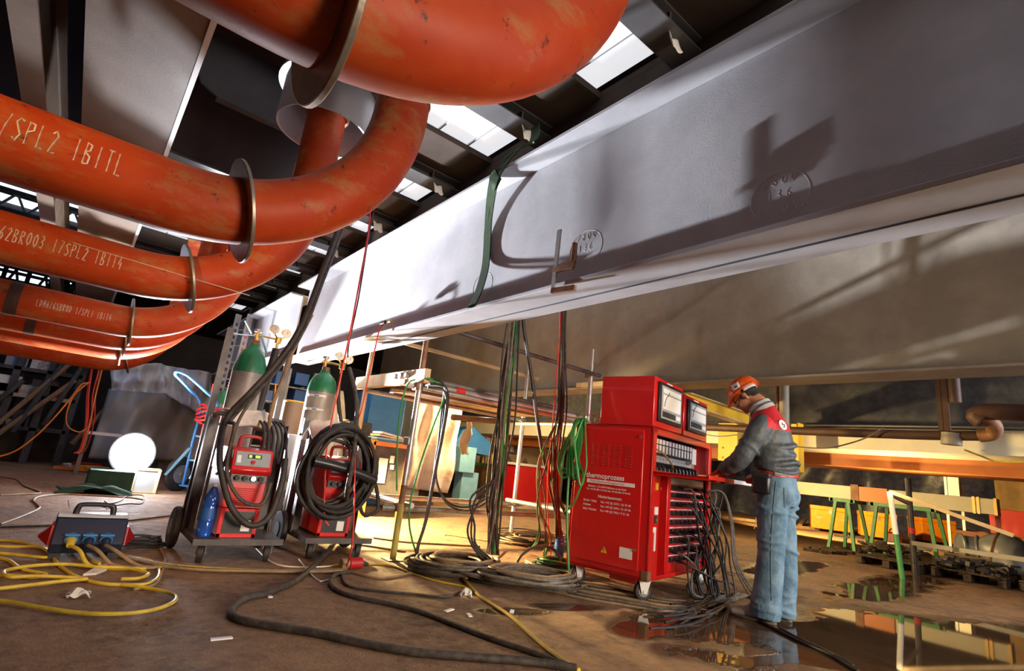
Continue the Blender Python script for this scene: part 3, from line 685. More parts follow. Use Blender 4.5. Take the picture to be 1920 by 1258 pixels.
# rags
def rag(label, c, sx, sy, h, m='rag', name='rag', cat='rag', seed=0, droop=0.):
    rnd = random.Random(seed); ph = [rnd.uniform(0, 6) for _ in range(6)]
    def P(u, v):
        x = (u-.5)*2; y = (v-.5)*2; d = math.sqrt(x*x+y*y)
        z = h*max(0, 1-.6*d*d) + h*.28*math.sin(5*x+ph[0]+2*math.sin(3*y+ph[1])) + h*.2*math.sin(6*y+ph[2]+x*3)
        return V((c[0]+sx*x*(1+.15*math.sin(4*y+ph[3])), c[1]+sy*y*(1+.15*math.sin(4*x+ph[4])), c[2]+(max(.003, z+h*.3) if not droop else z*.5+.02-droop*abs(y)**2.2)))
    o = MB().grid(P, 22, 22).build(name, m, thick=.004); return tag(o, label, cat)
rag('grubby white cloth draped on the left trolley handle', (1.10, 4.75, 1.05), .17, .075, .04, seed=2, droop=.12)
rag('beige cloth draped over the right trolley handle', (1.82, 4.74, 1.05), .20, .085, .05, 'rag', seed=3, droop=.16)
# coil on right welder
cc = AY(633, 882, 4.30); w = MB(); P = []
for k in range(9*28+1):
    a = 2*PI*k/28; q = k/28
    rx = .265+.035*math.sin(q*2.3)+.012*math.sin(a*3+q); rz = .325+.04*math.sin(q*1.7+1)
    P.append(V((cc.x+rx*math.cos(a)+.02*math.sin(q*3), cc.y-.10+.018*q+.012*math.sin(a*2), cc.z+rz*math.sin(a)-.02*math.cos(q*2))))
P = P + spline([P[-1], P[-1]+V((.06, -.02, -.10)), P[-1]+V((.10, -.03, -.28)), P[-1]+V((-.02, -.03, -.32)), P[-1]+V((-.08, -.02, -.2))], 6)[1:]
tag(w.tube(P, .0165, 8).build('hose_coil', 'black'), 'big coil of black welding hose hung in front of the right welder', 'hose')
w = MB(); P = []
for k in range(5*28+1):
    a = 2*PI*k/28; q = k/28
    P.append(V((cc.x-.05+(.2+.03*math.sin(q*2))*math.cos(a), cc.y-.02+.015*q, cc.z+.0+(.27+.04*math.cos(q*2.2))*math.sin(a))))
tag(w.tube(P, .011, 8).build('hose_coil', 'cable_brown'), 'thinner brown hose coil inside the big black one', 'hose')
MB_ = MB().tube(spline([(cc.x-.25, cc.y-.13, cc.z+.06), (cc.x-.1, cc.y-.15, cc.z+.04), (cc.x+.1, cc.y-.15, cc.z), (cc.x+.28, cc.y-.12, cc.z-.05)], 6), .038, 12)
tag(MB_.build('wire_feeder_sleeve', 'black_pl'), 'thick black sleeve tied across the hose coil', 'hose')
# red and dark lines hanging from above in front of the girder
cable([AY(x, y, 4.3) for x, y in ((694, 395), (690, 440), (672, 540), (655, 630), (640, 700), (622, 790), (612, 850), (608, 960), (616, 985))], .008, 'cable_red', 'red hose hanging from the pipes down across the coil of the right welder', name='hose', cat='hose')
cable([AY(x, y, 4.32) for x, y in ((699, 400), (690, 450), (672, 560), (655, 640), (652, 670))], .007, 'black', 'thin black line hanging beside the red hose down to the gauges', name='cable')
# water bottles
def bottle(label, x, y, z0, r=.044, h=.33, tilt=(0, 0)):
    t = thing('water_bottle', label, 'bottle', (x, y, z0)); ax = V((tilt[0], tilt[1], 1)).normalized()
    MB().lathe((x, y, z0), [(0, 0), (r*.9, 0), (r, .012), (r, .09), (r*.93, .10), (r, .11), (r, .20), (r*.93, .21), (r, .22), (r*.9, h-.09), (r*.45, h-.035), (r*.33, h-.03), (r*.33, h-.02)], ax, 20).build('bottle_body', 'bottle', t)
    MB().lathe(V((x, y, z0))+ax*.115, [(r*1.01, 0), (r*1.01, .075)], ax, 20).build('bottle_label', 'blue_crate', t, thick=.0008)
    MB().lathe(V((x, y, z0))+ax*(h-.022), [(r*.40, 0), (r*.40, .02), (0, .021)], ax, 16).build('cap', 'white', t)
q = AY(374, 972, 4.55); bottle('blue plastic water bottle standing on the left trolley beside the red welder', .915, 4.42, .167, .05, .36)
q = G(1032, 1018); bottle('blue water bottle standing behind the floor cables left of the big cabinet', 4.05, 4.0, 0, .05, .34)

# ------------------------------------------------------------------ scaffold
X0, X1, Ya, Yb = 2.39, 4.67, 4.33, 5.5
sc = thing('scaffold', 'tubular scaffold bay stacked with pipes under the grey girders', 'scaffold', ((X0+X1)/2, (Ya+Yb)/2, 0))
def pole(x, y, z1, m): 
    o = MB().cyl((x, y, 0), (x, y, z1), .027, n=16).build('standard', m, sc)
    MB().box((x, y, .004), (.15, .15, .008)).build('base_plate', 'steel_dull', o); return o
o = pole(X0, Ya, 2.0, 'steel'); pole(X0, Yb, 2.1, 'wood'); pole(X1, Ya, 2.37, 'steel'); pole(X1, Yb, 2.3, 'steel')
w = MB().cyl((X0, Ya, .0), (X0, Ya, .46), .0275, n=16); w.build('yellow_painted_foot', 'olive', o); w = MB().cyl((X0, Ya, .46), (X0, Ya, .62), .0276, n=16); w.cyl((X0, Ya, 1.62), (X0, Ya, 2.0), .0276, n=16); w.build('rusty_sleeve', 'rust', o)
def ledger(p0, p1, m='steel', r=.024): MB().cyl(p0, p1, r, n=12).build('ledger', m, sc)
ledger((X0-.15, Ya+.05, .42), (X1+.1, Ya+.05, .41), 'steel_dull'); ledger((X0-.2, Yb-.05, .42), (X1+.1, Yb-.05, .42)); ledger((X0-.1, Ya+.05, 1.5), (X1+.1, Ya+.05, 1.49)); ledger((X0, Yb-.05, 1.5), (X1, Yb-.05, 1.5))
ledger((X0+.1, Ya-.05, 2.09), (X1+.1, Ya-.05, 2.06), 'dark_frame'); ledger((X0+.2, Yb+.05, 2.14), (X1+.25, Yb+.05, 2.12), 'wood')
ledger((X0+.05, Ya-.1, .46), (X0+.05, Yb+.1, .46)); ledger((X1-.05, Ya-.1, .46), (X1-.05, Yb+.1, .46)); ledger((X1-.05, Ya-.1, 1.45), (X1-.05, Yb+.1, 1.45))
MB().bx(X0-.03, X0+.03, Ya-.12, Yb+.25, 1.53, 1.66).build('transom', 'wood', sc, bevel=.004)
for (x, y, z) in ((X0, Ya, .43), (X0, Ya, 1.5), (X1, Ya, 1.49), (X1, Ya, 2.06), (X0, Yb, .43), (X1, Yb, .43), (X0, Ya, 1.0)): MB().box((x, y+.03 if y == Ya else y-.03, z), (.075, .09, .075)).build('coupler', 'rust' if z != 1.0 else 'steel', sc, bevel=.01)
rnd = random.Random(5)
for k in range(9):
    y = Ya+.12+.055*k+rnd.uniform(-.01, .01); z = 1.55+.055*(k % 2)+(.03 if k > 5 else 0)
    o = MB().cyl((X0+.12+rnd.uniform(-.2, .1), y, z), (X1-.1+rnd.uniform(-.3, .25), y+rnd.uniform(-.03, .03), z+rnd.uniform(-.02, .01)), .025 if k % 3 else .032, n=12)
    tag(o.build('steel_tube', ['steel', 'steel_dull', 'rust', 'steel'][k % 4]), 'long steel tube lying in the stack on the scaffold platform', 'tube', 'tubes stacked on the scaffold')
MB_ = MB().cyl((2.86, Ya+.125, 1.555), (2.97, Ya+.125, 1.555), .0345, n=16); 
tag(MB_.build('red_tape_band', 'cable_red'), 'red tape band round the front tube on the scaffold', 'tape')
for k in range(3):
    tag(MB().bx(X0+.1+.1*k, X1-.2, Ya+.62+.2*k, Ya+.80+.2*k, 1.52, 1.56).build('scaffold_board', 'dark_wood'), 'dark timber board on the scaffold platform behind the tubes', 'board', 'boards on the scaffold platform')
# cables draped over the scaffold front left
def drape(pts, r, m, label, group): return cable(pts, r, m, label, group, n=6)
for k, (dx, m) in enumerate(((0, 'black'), (.03, 'cable_brown'), (.06, 'black'), (.02, 'cable_brown'))):
    L0 = [(812, 712), (832, 722), (828, 770), (822, 830), (815, 890), (838, 940), (880, 950), (925, 925)] if k < 2 else [(800, 708), (828, 712), (835, 740), (826, 800), (812, 870), (795, 960), (780, 1010), (772, 1060)]
    drape([AY(x+dx*90, y+6*k, 4.2-.02*k) for x, y in L0], .010, m, ['black cable draped over the scaffold and sagging across to the hanging bundle', 'brown-black cable draped over the scaffold and sagging across to the bundle', 'black cable draped over the scaffold and dropping to the cable heap', 'brown-black cable draped over the scaffold and dropping to the cable heap'][k], 'dark cables draped over the scaffold')
drape([AY(x, y, 4.18) for x, y in ((778, 712), (765, 720), (752, 760), (745, 830), (744, 920))], .007, 'cable_green', 'green cable looped over the scaffold, hanging left of its front pole', None)
drape([AY(x, y, 4.17) for x, y in ((800, 708), (825, 722), (832, 745), (812, 800), (785, 880), (768, 950), (770, 1000), (786, 1045))] + fpath([(810, 1062), (850, 1068), (890, 1058), (930, 1030)], .008, .05), .008, 'cable_green', 'green cable hanging from the scaffold into the heap of dark cables', None)
# hanging bundles between girder and floor
def bundle(pts, n, spread, r, mats, label, group, seed):
    rnd = random.Random(seed)
    for k in range(n):
        off = V((rnd.uniform(-1, 1), rnd.uniform(-1, 1)*.6, 0))*spread; ph = rnd.uniform(0, 6)
        P = [p + off*(.6+.5*math.sin(ph+i*1.1)) + V((rnd.uniform(-1, 1), 0, 0))*spread*.25 for i, p in enumerate(pts)]
        cable(P, r*rnd.uniform(.8, 1.15), mats[k % len(mats)], label, group, n=6, k=5)
YB = 4.05
bundle([AY(x, y, YB) for x, y in ((985, 470), (968, 590), (958, 680), (947, 780), (938, 860), (930, 940), (927, 1000), (926, 1040))], 17, .085, .0105, ['black', 'cable_brown', 'black', 'cable_green', 'cable_grey'], 'dark cable in the thick bundle hanging straight down between the scaffold and the big cabinet', 'hanging cable bundle at the middle of the scaffold', 1)
cable([AY(x, y, 4.0) for x, y in ((975, 540), (983, 620), (996, 700), (1008, 790), (1022, 870), (1045, 930), (1062, 965))], .018, 'black', 'single thick black cable swinging from the girder towards the back of the big cabinet', n=8)
bundle([AY(x, y, 3.95) for x, y in ((1062, 500), (1056, 590), (1054, 680), (1053, 760), (1044, 830), (1040, 900), (1045, 960), (1048, 1010))], 12, .065, .0105, ['cable_brown', 'black', 'cable_tan', 'cable_brown'], 'brown-black cable in the bundle hanging just left of the big cabinet', 'hanging cable bundle left of the cabinet', 2)
for k in range(6):
    rx = random.Random(40+k)
    P = [AY(1045+rx.uniform(-12, 8), 800+rx.uniform(-10, 20), 3.9), AY(1020+rx.uniform(-10, 10), 860, 3.88), AY(1012+rx.uniform(-8, 12), 940, 3.86), AY(1020+rx.uniform(-15, 15), 1010, 3.84), G(1010+rx.uniform(-25, 25), 1040+rx.uniform(-8, 10), .02)]
    cable(P, .008, ['cable_tan', 'cable_brown', 'cable_green'][k % 3], 'thin cable fanning out at the foot of the hanging bundle left of the cabinet', 'fanned cables left of the cabinet')
cable([AY(x, y, 3.92) for x, y in ((1050, 560), (1049, 640), (1042, 720), (1036, 800), (1028, 880), (1027, 960), (1033, 1040))], .006, 'cable_red', 'thin red cord hanging beside the brown cable bundle left of the cabinet', n=6)
for k in range(3):
    cable([AY(950, 870+10*k, 4.1), AY(905-10*k, 930, 4.0), AY(878+6*k, 985, 3.9), AY(884+4*k, 1020, 3.85), AY(905+8*k, 1048, 3.8)], .010, 'black', 'black cable bowing out left of the thick hanging bundle to the floor', 'bowed cables by the bundle')

# ================================================================== BIG RED CABINET
cu = V((.978, .208, 0)).normalized(); cv = V((-cu.y, cu.x, 0)); cM = V((3.635, 2.64, 0))
MC = Matrix(((cu.x, cv.x, 0, cM.x), (cu.y, cv.y, 0, cM.y), (0, 0, 1, 0), (0, 0, 0, 1)))
def cb(): return MB(MC)
WU, DV, ZB, ZT = 1.40, .73, .15, 1.325
cab = thing('heat_treatment_cabinet', 'big red wheeled cabinet with plugs, cables and two recorder boxes on top', 'cabinet', MC @ V((WU/2, DV/2, 0)))
w = cb()
w.bx(0, .02, 0, DV, ZB, ZT); w.bx(WU-.02, WU, 0, DV, ZB, ZT); w.bx(0, WU, DV-.02, DV, ZB, ZT); w.bx(0, WU, 0, DV, ZT-.02, ZT); w.bx(0, WU, 0, DV, ZB, ZB+.03)
w.bx(0, .075, 0, .03, ZB, ZT); w.bx(WU-.07, WU, 0, .03, ZB, ZT); w.bx(0, WU, 0, .03, 1.27, ZT); w.bx(0, WU, 0, .03, .955, .985)
w.bx(.02, WU-.02, .0, DV-.02, .96, .98)
w.bx(.075, .20, .01, .03, ZB, .955); w.bx(.33, .40, .0, .03, ZB+.03, .955); w.bx(.20, .33, .12, .14, ZB, .955); w.bx(.19, .20, .02, .14, ZB, .955); w.bx(.33, .34, .02, .14, ZB, .955)
w.build('housing', 'red', cab, bevel=.006)
# side panel with louvres and printing (faces left)
w = cb(); w.bx(-.012, 0, .075, DV-.03, ZB+.06, ZT-.035); side = w.build('side_panel', 'red', cab, bevel=.005)
w = cb()
for c in range(4):
    for r in range(9):
        y = .20+.105*c; z = .985+.020*r+.012*c*0
        w.box((-.015, y, z), (.009, .06, .008))
w.build('louvre_slots', 'red_dark', side, bevel=.002)
L_ = lambda v, z: V((-.0135, v, z)); xd = (0, -1, 0); yd = (0, 0, 1)
w = cb(); fonttext(w, 'thermoprozess', .058, L_(.585, .872), xd, yd, .0012); w.build('name_lettering', 'print', side, smooth=False)
w = cb(); w.bx(-.0150, -.012, .135, .575, .828, .858); strip = w.build('white_strip', 'print', side)
w = cb(); fonttext(w, 'Wärmebehandlungsservice', .030, V((-.0155, .55, .835)), xd, yd); w.build('strip_lettering', 'red_dark', strip, smooth=False)
w = cb()
for s, v, z, sz in (('Rheinstr. 1, D-45478 Mülheim an der Ruhr', .56, .795, .0205), ('Tel. +49 (0) 208 / 59 96-0, Fax +49 (0) 208 / 59 96-30', .575, .770, .0185)): fonttext(w, s, sz, L_(v, z), xd, yd, .0004)
w.build('address_lettering', 'print', side, smooth=False)
w = cb(); fonttext(w, 'Niederlassungen:', .032, L_(.46, .715), xd, yd, .0006)
for k, (a, t_) in enumerate((('Berlin / Halle', 'Fax +49 (0) 3375 / 36 70 45'), ('Köthen', 'Fax +49 (0) 3496 / 21 29 46'), ('Sulz / Neckar', 'Fax +49 (0) 7454 / 9 21 36'))):
    fonttext(w, a, .024, L_(.595, .675-.034*k), xd, yd, .0004); fonttext(w, t_, .024, L_(.43, .675-.034*k), xd, yd, .0004)
w.build('branch_lettering', 'print', side, smooth=False)
w = cb(); w.prism([(-.0125, .40, .295), (-.0125, .345, .295), (-.0125, .3725, .345)], (-.002, 0, 0)); tr = w.build('warning_triangle', 'yellow', side)
w = cb(); w.prism([(-.0147, .376, .332), (-.0147, .366, .318), (-.0147, .372, .318), (-.0147, .368, .303), (-.0147, .379, .322), (-.0147, .373, .322)], (-.001, 0, 0)); w.build('bolt_symbol', 'black_pl', tr)
w = cb(); w.bx(-.014, -.012, .125, .235, .285, .365); w.build('data_label', 'paper', side)
for v, z in ((.105, .36), (.105, 1.235), (.66, 1.235)):
    w = cb(); w.cyl((-.012, v, z), (-.022, v, z), .012, n=16); w.build('panel_lock', 'chrome', side)
w = cb(); w.bx(-.004, .06, -.004, .05, ZB, ZB+.075); w.build('corner_bracket', 'rust', cab)
# casters
for (uu, vv, an) in ((.09, .66, .3), (.07, .06, .6), (1.30, .06, .4), (1.30, .66, .5)):
    c = MC @ V((uu, vv, .07)); d = V((math.cos(an), -math.sin(an), 0)); s = V((-d.y, d.x, 0))
    w = MB().cyl(c-s*.022, c+s*.022, .07, n=28); wh = w.build('caster', 'black', cab, bevel=.01)
    w = MB().cyl(c-s*.025, c+s*.025, .04, n=20); w.build('hub', 'steel_dull', wh)
    w = MB()
    for k in (-1, 1):
        e = c+s*(.033*k)
        w.prism([e+d*-.045+V((0, 0, .085)), e+d*.05+V((0, 0, .085)), e+d*.02+V((0, 0, -.015)), e+d*-.02+V((0, 0, -.015))], s*(.004*k))
    w.box(c+V((0, 0, .083)), (.11, .1, .006)); w.cyl(c-s*.045, c+s*.045, .011, n=10); w.build('caster_fork', 'white', wh)
# control bay
w = cb(); w.bx(.03, WU-.03, .16, .17, .99, 1.27); bay = w.build('control_bay_panel', 'panel_lt', cab)
w = cb()
for k in range(12):
    u0 = .26+.072*k
    w.bx(u0, u0+.066, .10, .16, 1.13, 1.262)
w.build('module_rack', 'dark', bay, bevel=.002)
proto = None
for k in range(12):
    u0 = .26+.072*k
    if proto is None:
        w = cb(); w.bx(u0+.008, u0+.058, .094, .10, 1.215, 1.255); w.bx(u0+.012, u0+.054, .094, .10, 1.14, 1.205); proto = w.build('module_face', 'white', bay); pm = proto
    else:
        o = proto.copy(); C.objects.link(o); o.location = cu*(.072*k)
w = cb()
for k in range(12): w.bx(.285+.072*k, .305+.072*k, .155, .16, 1.06, 1.066); w.bx(.285+.072*k, .305+.072*k, .155, .16, 1.095, 1.1)
w.build('terminal_marks', 'dark', bay)
for k in range(12):
    w = cb(); w.tube(spline([(.16+.085*k, .15, 1.03), (.16+.085*k, .10, 1.045), (.16+.085*k, .05, 1.03), (.165+.085*k, .045, .99)], 4), .014, 8); w.build('bay_plug', 'black_pl', bay)
w = cb(); w.bx(1.14, 1.25, .10, .16, 1.10, 1.25); w.build('relay_box', 'white', bay, bevel=.003)
# folded down flap = working shelf
w = cb(); w.bx(.02, WU-.02, -.44, .0, .955, .972); w.bx(.02, WU-.02, -.445, -.43, .952, .985); w.bx(.02, .035, -.44, 0, .945, .972); fl = w.build('fold_down_flap', 'red', cab, bevel=.002)
w = cb(); w.bx(.62, WU-.02, -.448, -.444, .953, .984); w.build('white_edge_strip', 'white', fl)
# plug field
w = cb(); w.bx(.40, WU-.07, .05, .06, ZB+.03, .955); pf = w.build('plug_field_panel', 'red', cab)
w = cb(); w.bx(.42, WU-.12, .035, .05, .895, .945); w.build('label_bar', 'panel_lt', pf)
w = cb(); w.bx(.40, WU-.12, .03, .05, .845, .885); w.build('header_strip', 'black_pl', pf)
proto = None
NR, NC = 8, 9
for r in range(NR):
    for c in range(NC):
        u0 = .45+.098*c; z = .80-.075*r
        if proto is None:
            w = cb(); w.box((u0, .035, z), (.06, .03, .036)); w.cyl((u0-.012, .02, z), (u0-.012, .01, z), .007, n=8); w.cyl((u0+.012, .02, z), (u0+.012, .01, z), .007, n=8); proto = w.build('thermocouple_socket', 'black_pl', pf, bevel=.003)
        else:
            o = proto.copy(); C.objects.link(o); o.location = cu*(.098*c)+V((0, 0, -.075*r))
w = cb()
for r in range(NR): w.bx(.41, WU-.08, .045, .05, .825-.075*r, .833-.075*r)
w.build('strip_labels', 'print', pf)
w = cb(); w.bx(.10, .165, .004, .012, .64, .70); w.build('small_label', 'paper', cab)
w = cb(); w.prism([(.085, .006, .545), (.145, .006, .545), (.145, .006, .365), (.115, .006, .365), (.115, .006, .505), (.085, .006, .505)], (0, .004, 0)); w.build('number_one', 'paper', cab)
w = cb(); w.bx(.105, .14, .0, .012, .575, .63); sw = w.build('switch', 'dark', cab); w = cb(); w.cyl((.122, .0, .60), (.122, -.008, .60), .012, n=12); w.build('switch_knob', 'green', sw)
w = cb(); w.bx(.10, .14, .0, .012, .83, .885); w.build('emergency_box', 'yellow', cab); w = cb(); w.cyl((.155, .012, .845), (.155, -.015, .845), .014, n=12); w.build('stop_button', 'red', cab)
w = cb(); w.bx(.35, 1.0, .25, .5, .05, .15); w.build('under_tray', 'red_dark', cab)
p = MC @ V((.06, .62, ZT)); MB().torus(p+V((0, 0, .045)), .04, .009, (.4, 1, 0), 24, 8).build('lifting_eye', 'steel', cab)
# recorder boxes
def recorder(label, u0, u1, v0, v1, z1):
    t = thing('chart_recorder', label, 'recorder', MC @ V(((u0+u1)/2, (v0+v1)/2, ZT)))
    w = cb(); w.bx(u0, u1, v0, v1, ZT+.004, z1); w.build('case', 'red', t, bevel=.006)
    a, b_ = u0+.06, u1-.07; z0 = ZT+.055; zt_ = z1-.035
    w = cb(); w.bx(a, b_, v0-.022, v0, z0, zt_); d = w.build('door_frame', 'black_pl', t, bevel=.004)
    w = cb(); w.bx(a+.035, b_-.03, v0-.026, v0-.022, z0+.03, zt_-.025); g = w.build('window_pane', 'glass_grey', d)
    w = cb(); w.bx(a+.06, b_-.05, v0-.029, v0-.026, z0+.11, zt_-.10); w.build('chart_paper', 'paper', g)
    w = cb(); w.bx(a+.06, b_-.05, v0-.029, v0-.026, zt_-.085, zt_-.045); w.build('upper_scale', 'paper', g)
    w = cb(); w.bx(a+.06, b_-.16, v0-.029, v0-.026, z0+.045, z0+.09); w.build('keypad', 'dark', g); w = cb(); w.bx(b_-.14, b_-.05, v0-.029, v0-.026, z0+.05, z0+.085); w.build('control_knob_strip', 'paper', g)
    w = cb(); w.tube(spline([V((a+.08+.02*k+0*k, v0-.031, z0+.13+.03*k+.02*math.sin(k))) for k in range(6)], 4), .003, 5); w.build('chart_trace', 'dark', g)
    w = cb(); w.bx((a+b_)/2-.06, (a+b_)/2+.06, v0-.004, v0, zt_+.008, zt_+.02); w.build('name_tag', 'print', t)
    return t
recorder('red chart recorder box at the front left corner on top of the big cabinet', .0, .62, .01, .50, 1.745)
recorder('red chart recorder box on the right on top of the big cabinet', .65, 1.27, .01, .50, 1.705)
# plug cables from the sockets to the floor
rnd = random.Random(3)
for k in range(26):
    c = rnd.randrange(NC); r = rnd.randrange(NR) if k > 5 else 0
    u0 = .45+.098*c; z = .80-.075*r
    if k < 5: u0 = .55+.19*k; z = .865
    pg = MC @ V((u0, -.005, z)); pe = MC @ V((u0, -.055, z-.004))
    ue = .45+.75*rnd.random(); ve = -.10-.16*rnd.random(); fu = rnd.uniform(-.3, 1.0) if k % 3 else rnd.uniform(.8, 1.35)
    pts = [pe, MC @ V((u0+.03, -.13, z-.03)), MC @ V((u0*.6+ue*.4+.06, ve-.0, z*.62-.02)), MC @ V((ue+.08, ve, z*.3+.02)), MC @ V((ue+.06, ve-.05, .03)), MC @ V((fu, ve-.13-.1*rnd.random(), .012+.01*(k % 3))), MC @ V((fu-.55, ve-.02-.2*rnd.random(), .012+.008*(k % 4)))]
    o = cable(pts, .0085, ['cable_grey', 'black', 'cable_brown'][k % 3], 'dark plug lead hanging from the socket field of the big cabinet to the floor', 'plug leads of the big cabinet', 'plug_lead', 'cable')
    MB().cyl(pg, pe, .013, n=8).build('plug', 'black_pl', o)
for k in range(3):
    u0 = 1.28; pts = [MC @ V((u0, .0, .865)), MC @ V((u0+.12, -.12, .86)), MC @ V((u0+.22+.03*k, -.16, .6)), MC @ V((u0+.2+.05*k, -.2, .25)), MC @ V((u0+.12+.1*k, -.34, .03)), MC @ V((u0-.1+.25*k, -.45, .012))]
    cable(pts, .010, 'cable_grey', 'grey lead arching down past the right edge of the big cabinet', 'leads at the right edge of the cabinet', 'plug_lead')
for k in range(7):          # the flat band of leads running left along the floor
    off = .022*k
    P = fpath([(1345-8*k, 1148+2*k), (1290, 1150-3*k), (1235, 1148-4*k), (1160, 1136-5*k), (1090, 1124-5*k), (1030, 1110-6*k), (985, 1095-7*k)], .010, .006*(k % 3))
    cable(P, .010, 'cable_grey' if k % 2 else 'cable_tan', 'dusty grey lead in the flat band on the floor in front of the cabinet', 'band of leads on the floor')
# green coil hanging on the cabinet's rear left corner
t = thing('cable_coil', 'coil of bright green cables hung over the rear left top corner of the big cabinet', 'cable', MC @ V((-.02, .70, 1.2)))
for k in range(7):
    rr = random.Random(60+k); dv = rr.uniform(-.03, .03)
    P = [V((.05, .69+dv, 1.345+.004*k)), V((-.02, .71+dv, 1.345)), V((-.045-.008*k, .765-.012*k, 1.22)), V((-.055-.006*k, .87-.04*k+dv, 1.0-.03*k)), V((-.05, .80-.035*k, .84+.04*(k % 3))), V((-.055, .685-.012*k, .92+.03*(k % 2))), V((-.055, .635+.01*k, 1.12)), V((-.03, .665+dv, 1.30)), V((.05, .68, 1.345))]
    MB(MC).tube(spline(P, 6), .011, 8).build('green_loop', 'cable_green', t)
cable([MC @ V(q) for q in ((.04, .64, 1.352), (-.03, .66, 1.34), (-.07, .70, 1.1), (-.075, .72, .8), (-.08, .70, .5), (-.08, .66, .22))] + [MC @ V((-.12, .6, .012))], .010, 'cable_green', 'green cable tail hanging straight down the rear edge of the cabinet', n=8)
cable([MC @ V(q) for q in ((.03, .65, 1.352), (-.03, .63, 1.34), (-.07, .575, 1.1), (-.075, .56, .92), (-.08, .64, .66), (-.06, .74, .56))], .008, 'cable_green', 'green cable swinging diagonally across the cabinet side below the coil', n=8)
for k in range(8):
    a = MC @ V((.12+.03*k, .6, 1.36)); e = MC @ V((.05+.05*k, 1.0+.05*k, 2.0)); e = AY(1168, 732+7*k, 3.3)
    cable([a, (a+e)/2+V((0, 0, -.05)), e], .005, ['cable_green', 'cable_tan', 'cable_brown'][k % 3], 'thin lead running up behind the left recorder box', 'leads behind the recorder box', n=5)
# orange/brown wire into the control bay
cable([MC @ V((.04, .02, 1.16)), MC @ V((.18, -.02, 1.12)), MC @ V((.36, -.02, 1.04)), MC @ V((.48, .03, 1.0))], .008, 'cable_tan', 'tan wire crossing the front of the control bay', name='wire')

# ================================================================== FLOOR CABLES
rnd = random.Random(8)
def coil_pts(c, r1, r2, ang, turns, z, jit=.05):
    P = []; n = 12; ph = rnd.uniform(0, 6); ca, sa = math.cos(ang), math.sin(ang)
    for k in range(int(turns*n)+1):
        a = ph+2*PI*k/n; q = k/n; s = 1+jit*math.sin(q*2.7+ph)+jit*.5*math.sin(a*2+ph)
        x = r1*s*math.cos(a); y = r2*s*math.sin(a)
        P.append(V((c.x+ca*x-sa*y, c.y+sa*x+ca*y, z+.012*math.sin(a*1.5+ph)+.012)))
    return P
def heap(cpx, n, r1, r2, ang, mats, label, group, r=.010, zmax=.08, jc=.1):
    c0 = G(*cpx)
    for k in range(n):
        c = c0+V((rnd.uniform(-1, 1)*jc, rnd.uniform(-1, 1)*jc, 0))
        P = coil_pts(c, r1*rnd.uniform(.7, 1.08), r2*rnd.uniform(.7, 1.08), ang+rnd.uniform(-.2, .2), rnd.uniform(1.2, 2.4), r+zmax*k/n)
        cable(P, r*rnd.uniform(.85, 1.15), mats[k % len(mats)], label, group, k=3)
heap((855, 1072), 12, .36, .30, .3, ['cable_brown', 'cable_grey', 'cable_brown', 'cable_tan'], 'dusty dark cable loop in the floor heap right of the front scaffold pole', 'cable heap right of the scaffold pole', .012, .10)
heap((985, 1100), 12, .40, .22, -.5, ['cable_grey', 'cable_brown', 'cable_grey', 'cable_tan'], 'dusty grey cable loop in the floor heap left of the big cabinet', 'cable heap left of the cabinet', .012, .09)
heap((1000, 1018), 12, .50, .36, .2, ['cable_tan', 'cable_brown', 'cable_tan'], 'tan cable loop in the farther floor heap under the scaffold', 'farther cable heap under the scaffold', .010, .08, .15)
heap((1035, 1068), 5, .22, .14, 0, ['cable_green', 'green_dk'], 'dark green cable loop lying behind the rear left caster of the cabinet', 'green cables on the floor', .011, .08, .06)
# a standing loop
c = G(1010, 1075)
cable([c+V((-.25+.02*q, .05, .02+0*q)) for q in (0,)] + [c+V((.26*math.cos(a), .02*math.sin(2*a), .10+.13*math.sin(a))) for a in [PI+.3-2*PI*k/14*.8 for k in range(13)]], .011, 'cable_brown', 'brown cable loop standing up from the heap beside the green cables')
cable(fpath([(652, 1068), (690, 1060), (730, 1062), (775, 1078), (812, 1090), (860, 1100), (885, 1108)], .008), .008, 'cable_yellow', 'yellow cable passing in front of the scaffold pole foot')
cable(fpath([(858, 1077), (872, 1092), (890, 1112), (900, 1122), (925, 1138), (955, 1158), (985, 1185), (1015, 1212), (1045, 1235), (1085, 1262)], .011), .011, 'cable_yellow', 'yellow cable running diagonally to the bottom edge of the picture', n=8)
TH = fpath([(643, 990), (622, 1025), (598, 1055), (560, 1090), (510, 1115), (462, 1128), (437, 1145), (433, 1160), (455, 1172), (520, 1184), (600, 1197), (680, 1215), (780, 1232), (900, 1242), (1000, 1250), (1080, 1262)], .020)
TH = [AY(655, 690, 4.9), AY(668, 745, 4.6), AY(668, 800, 4.3), AY(660, 870, 4.12), AY(650, 930, 4.08), lift(TH[0], .12)] + TH[1:]
cable(TH, .019, 'cable_brown', 'thick dark hose snaking over the floor to the bottom edge', name='hose', cat='hose', n=10)
cable(fpath([(655, 1075), (628, 1082), (618, 1096), (632, 1112), (670, 1125), (730, 1137), (790, 1153), (850, 1176), (920, 1203), (1000, 1230), (1075, 1258)], .014), .014, 'cable_brown', 'dark cable curving from the red plug to the bottom edge beside the yellow one', n=8)
cable(fpath([(640, 1078), (650, 1100), (700, 1110), (780, 1117), (835, 1122), (862, 1112)], .009), .009, 'cable_brown', 'thin dark cable looping back to the heap by a white rag')
cable(fpath([(640, 1070), (700, 1085), (745, 1082), (800, 1070)], .010), .010, 'cable_tan', 'short tan cable between the red plug and the heap')
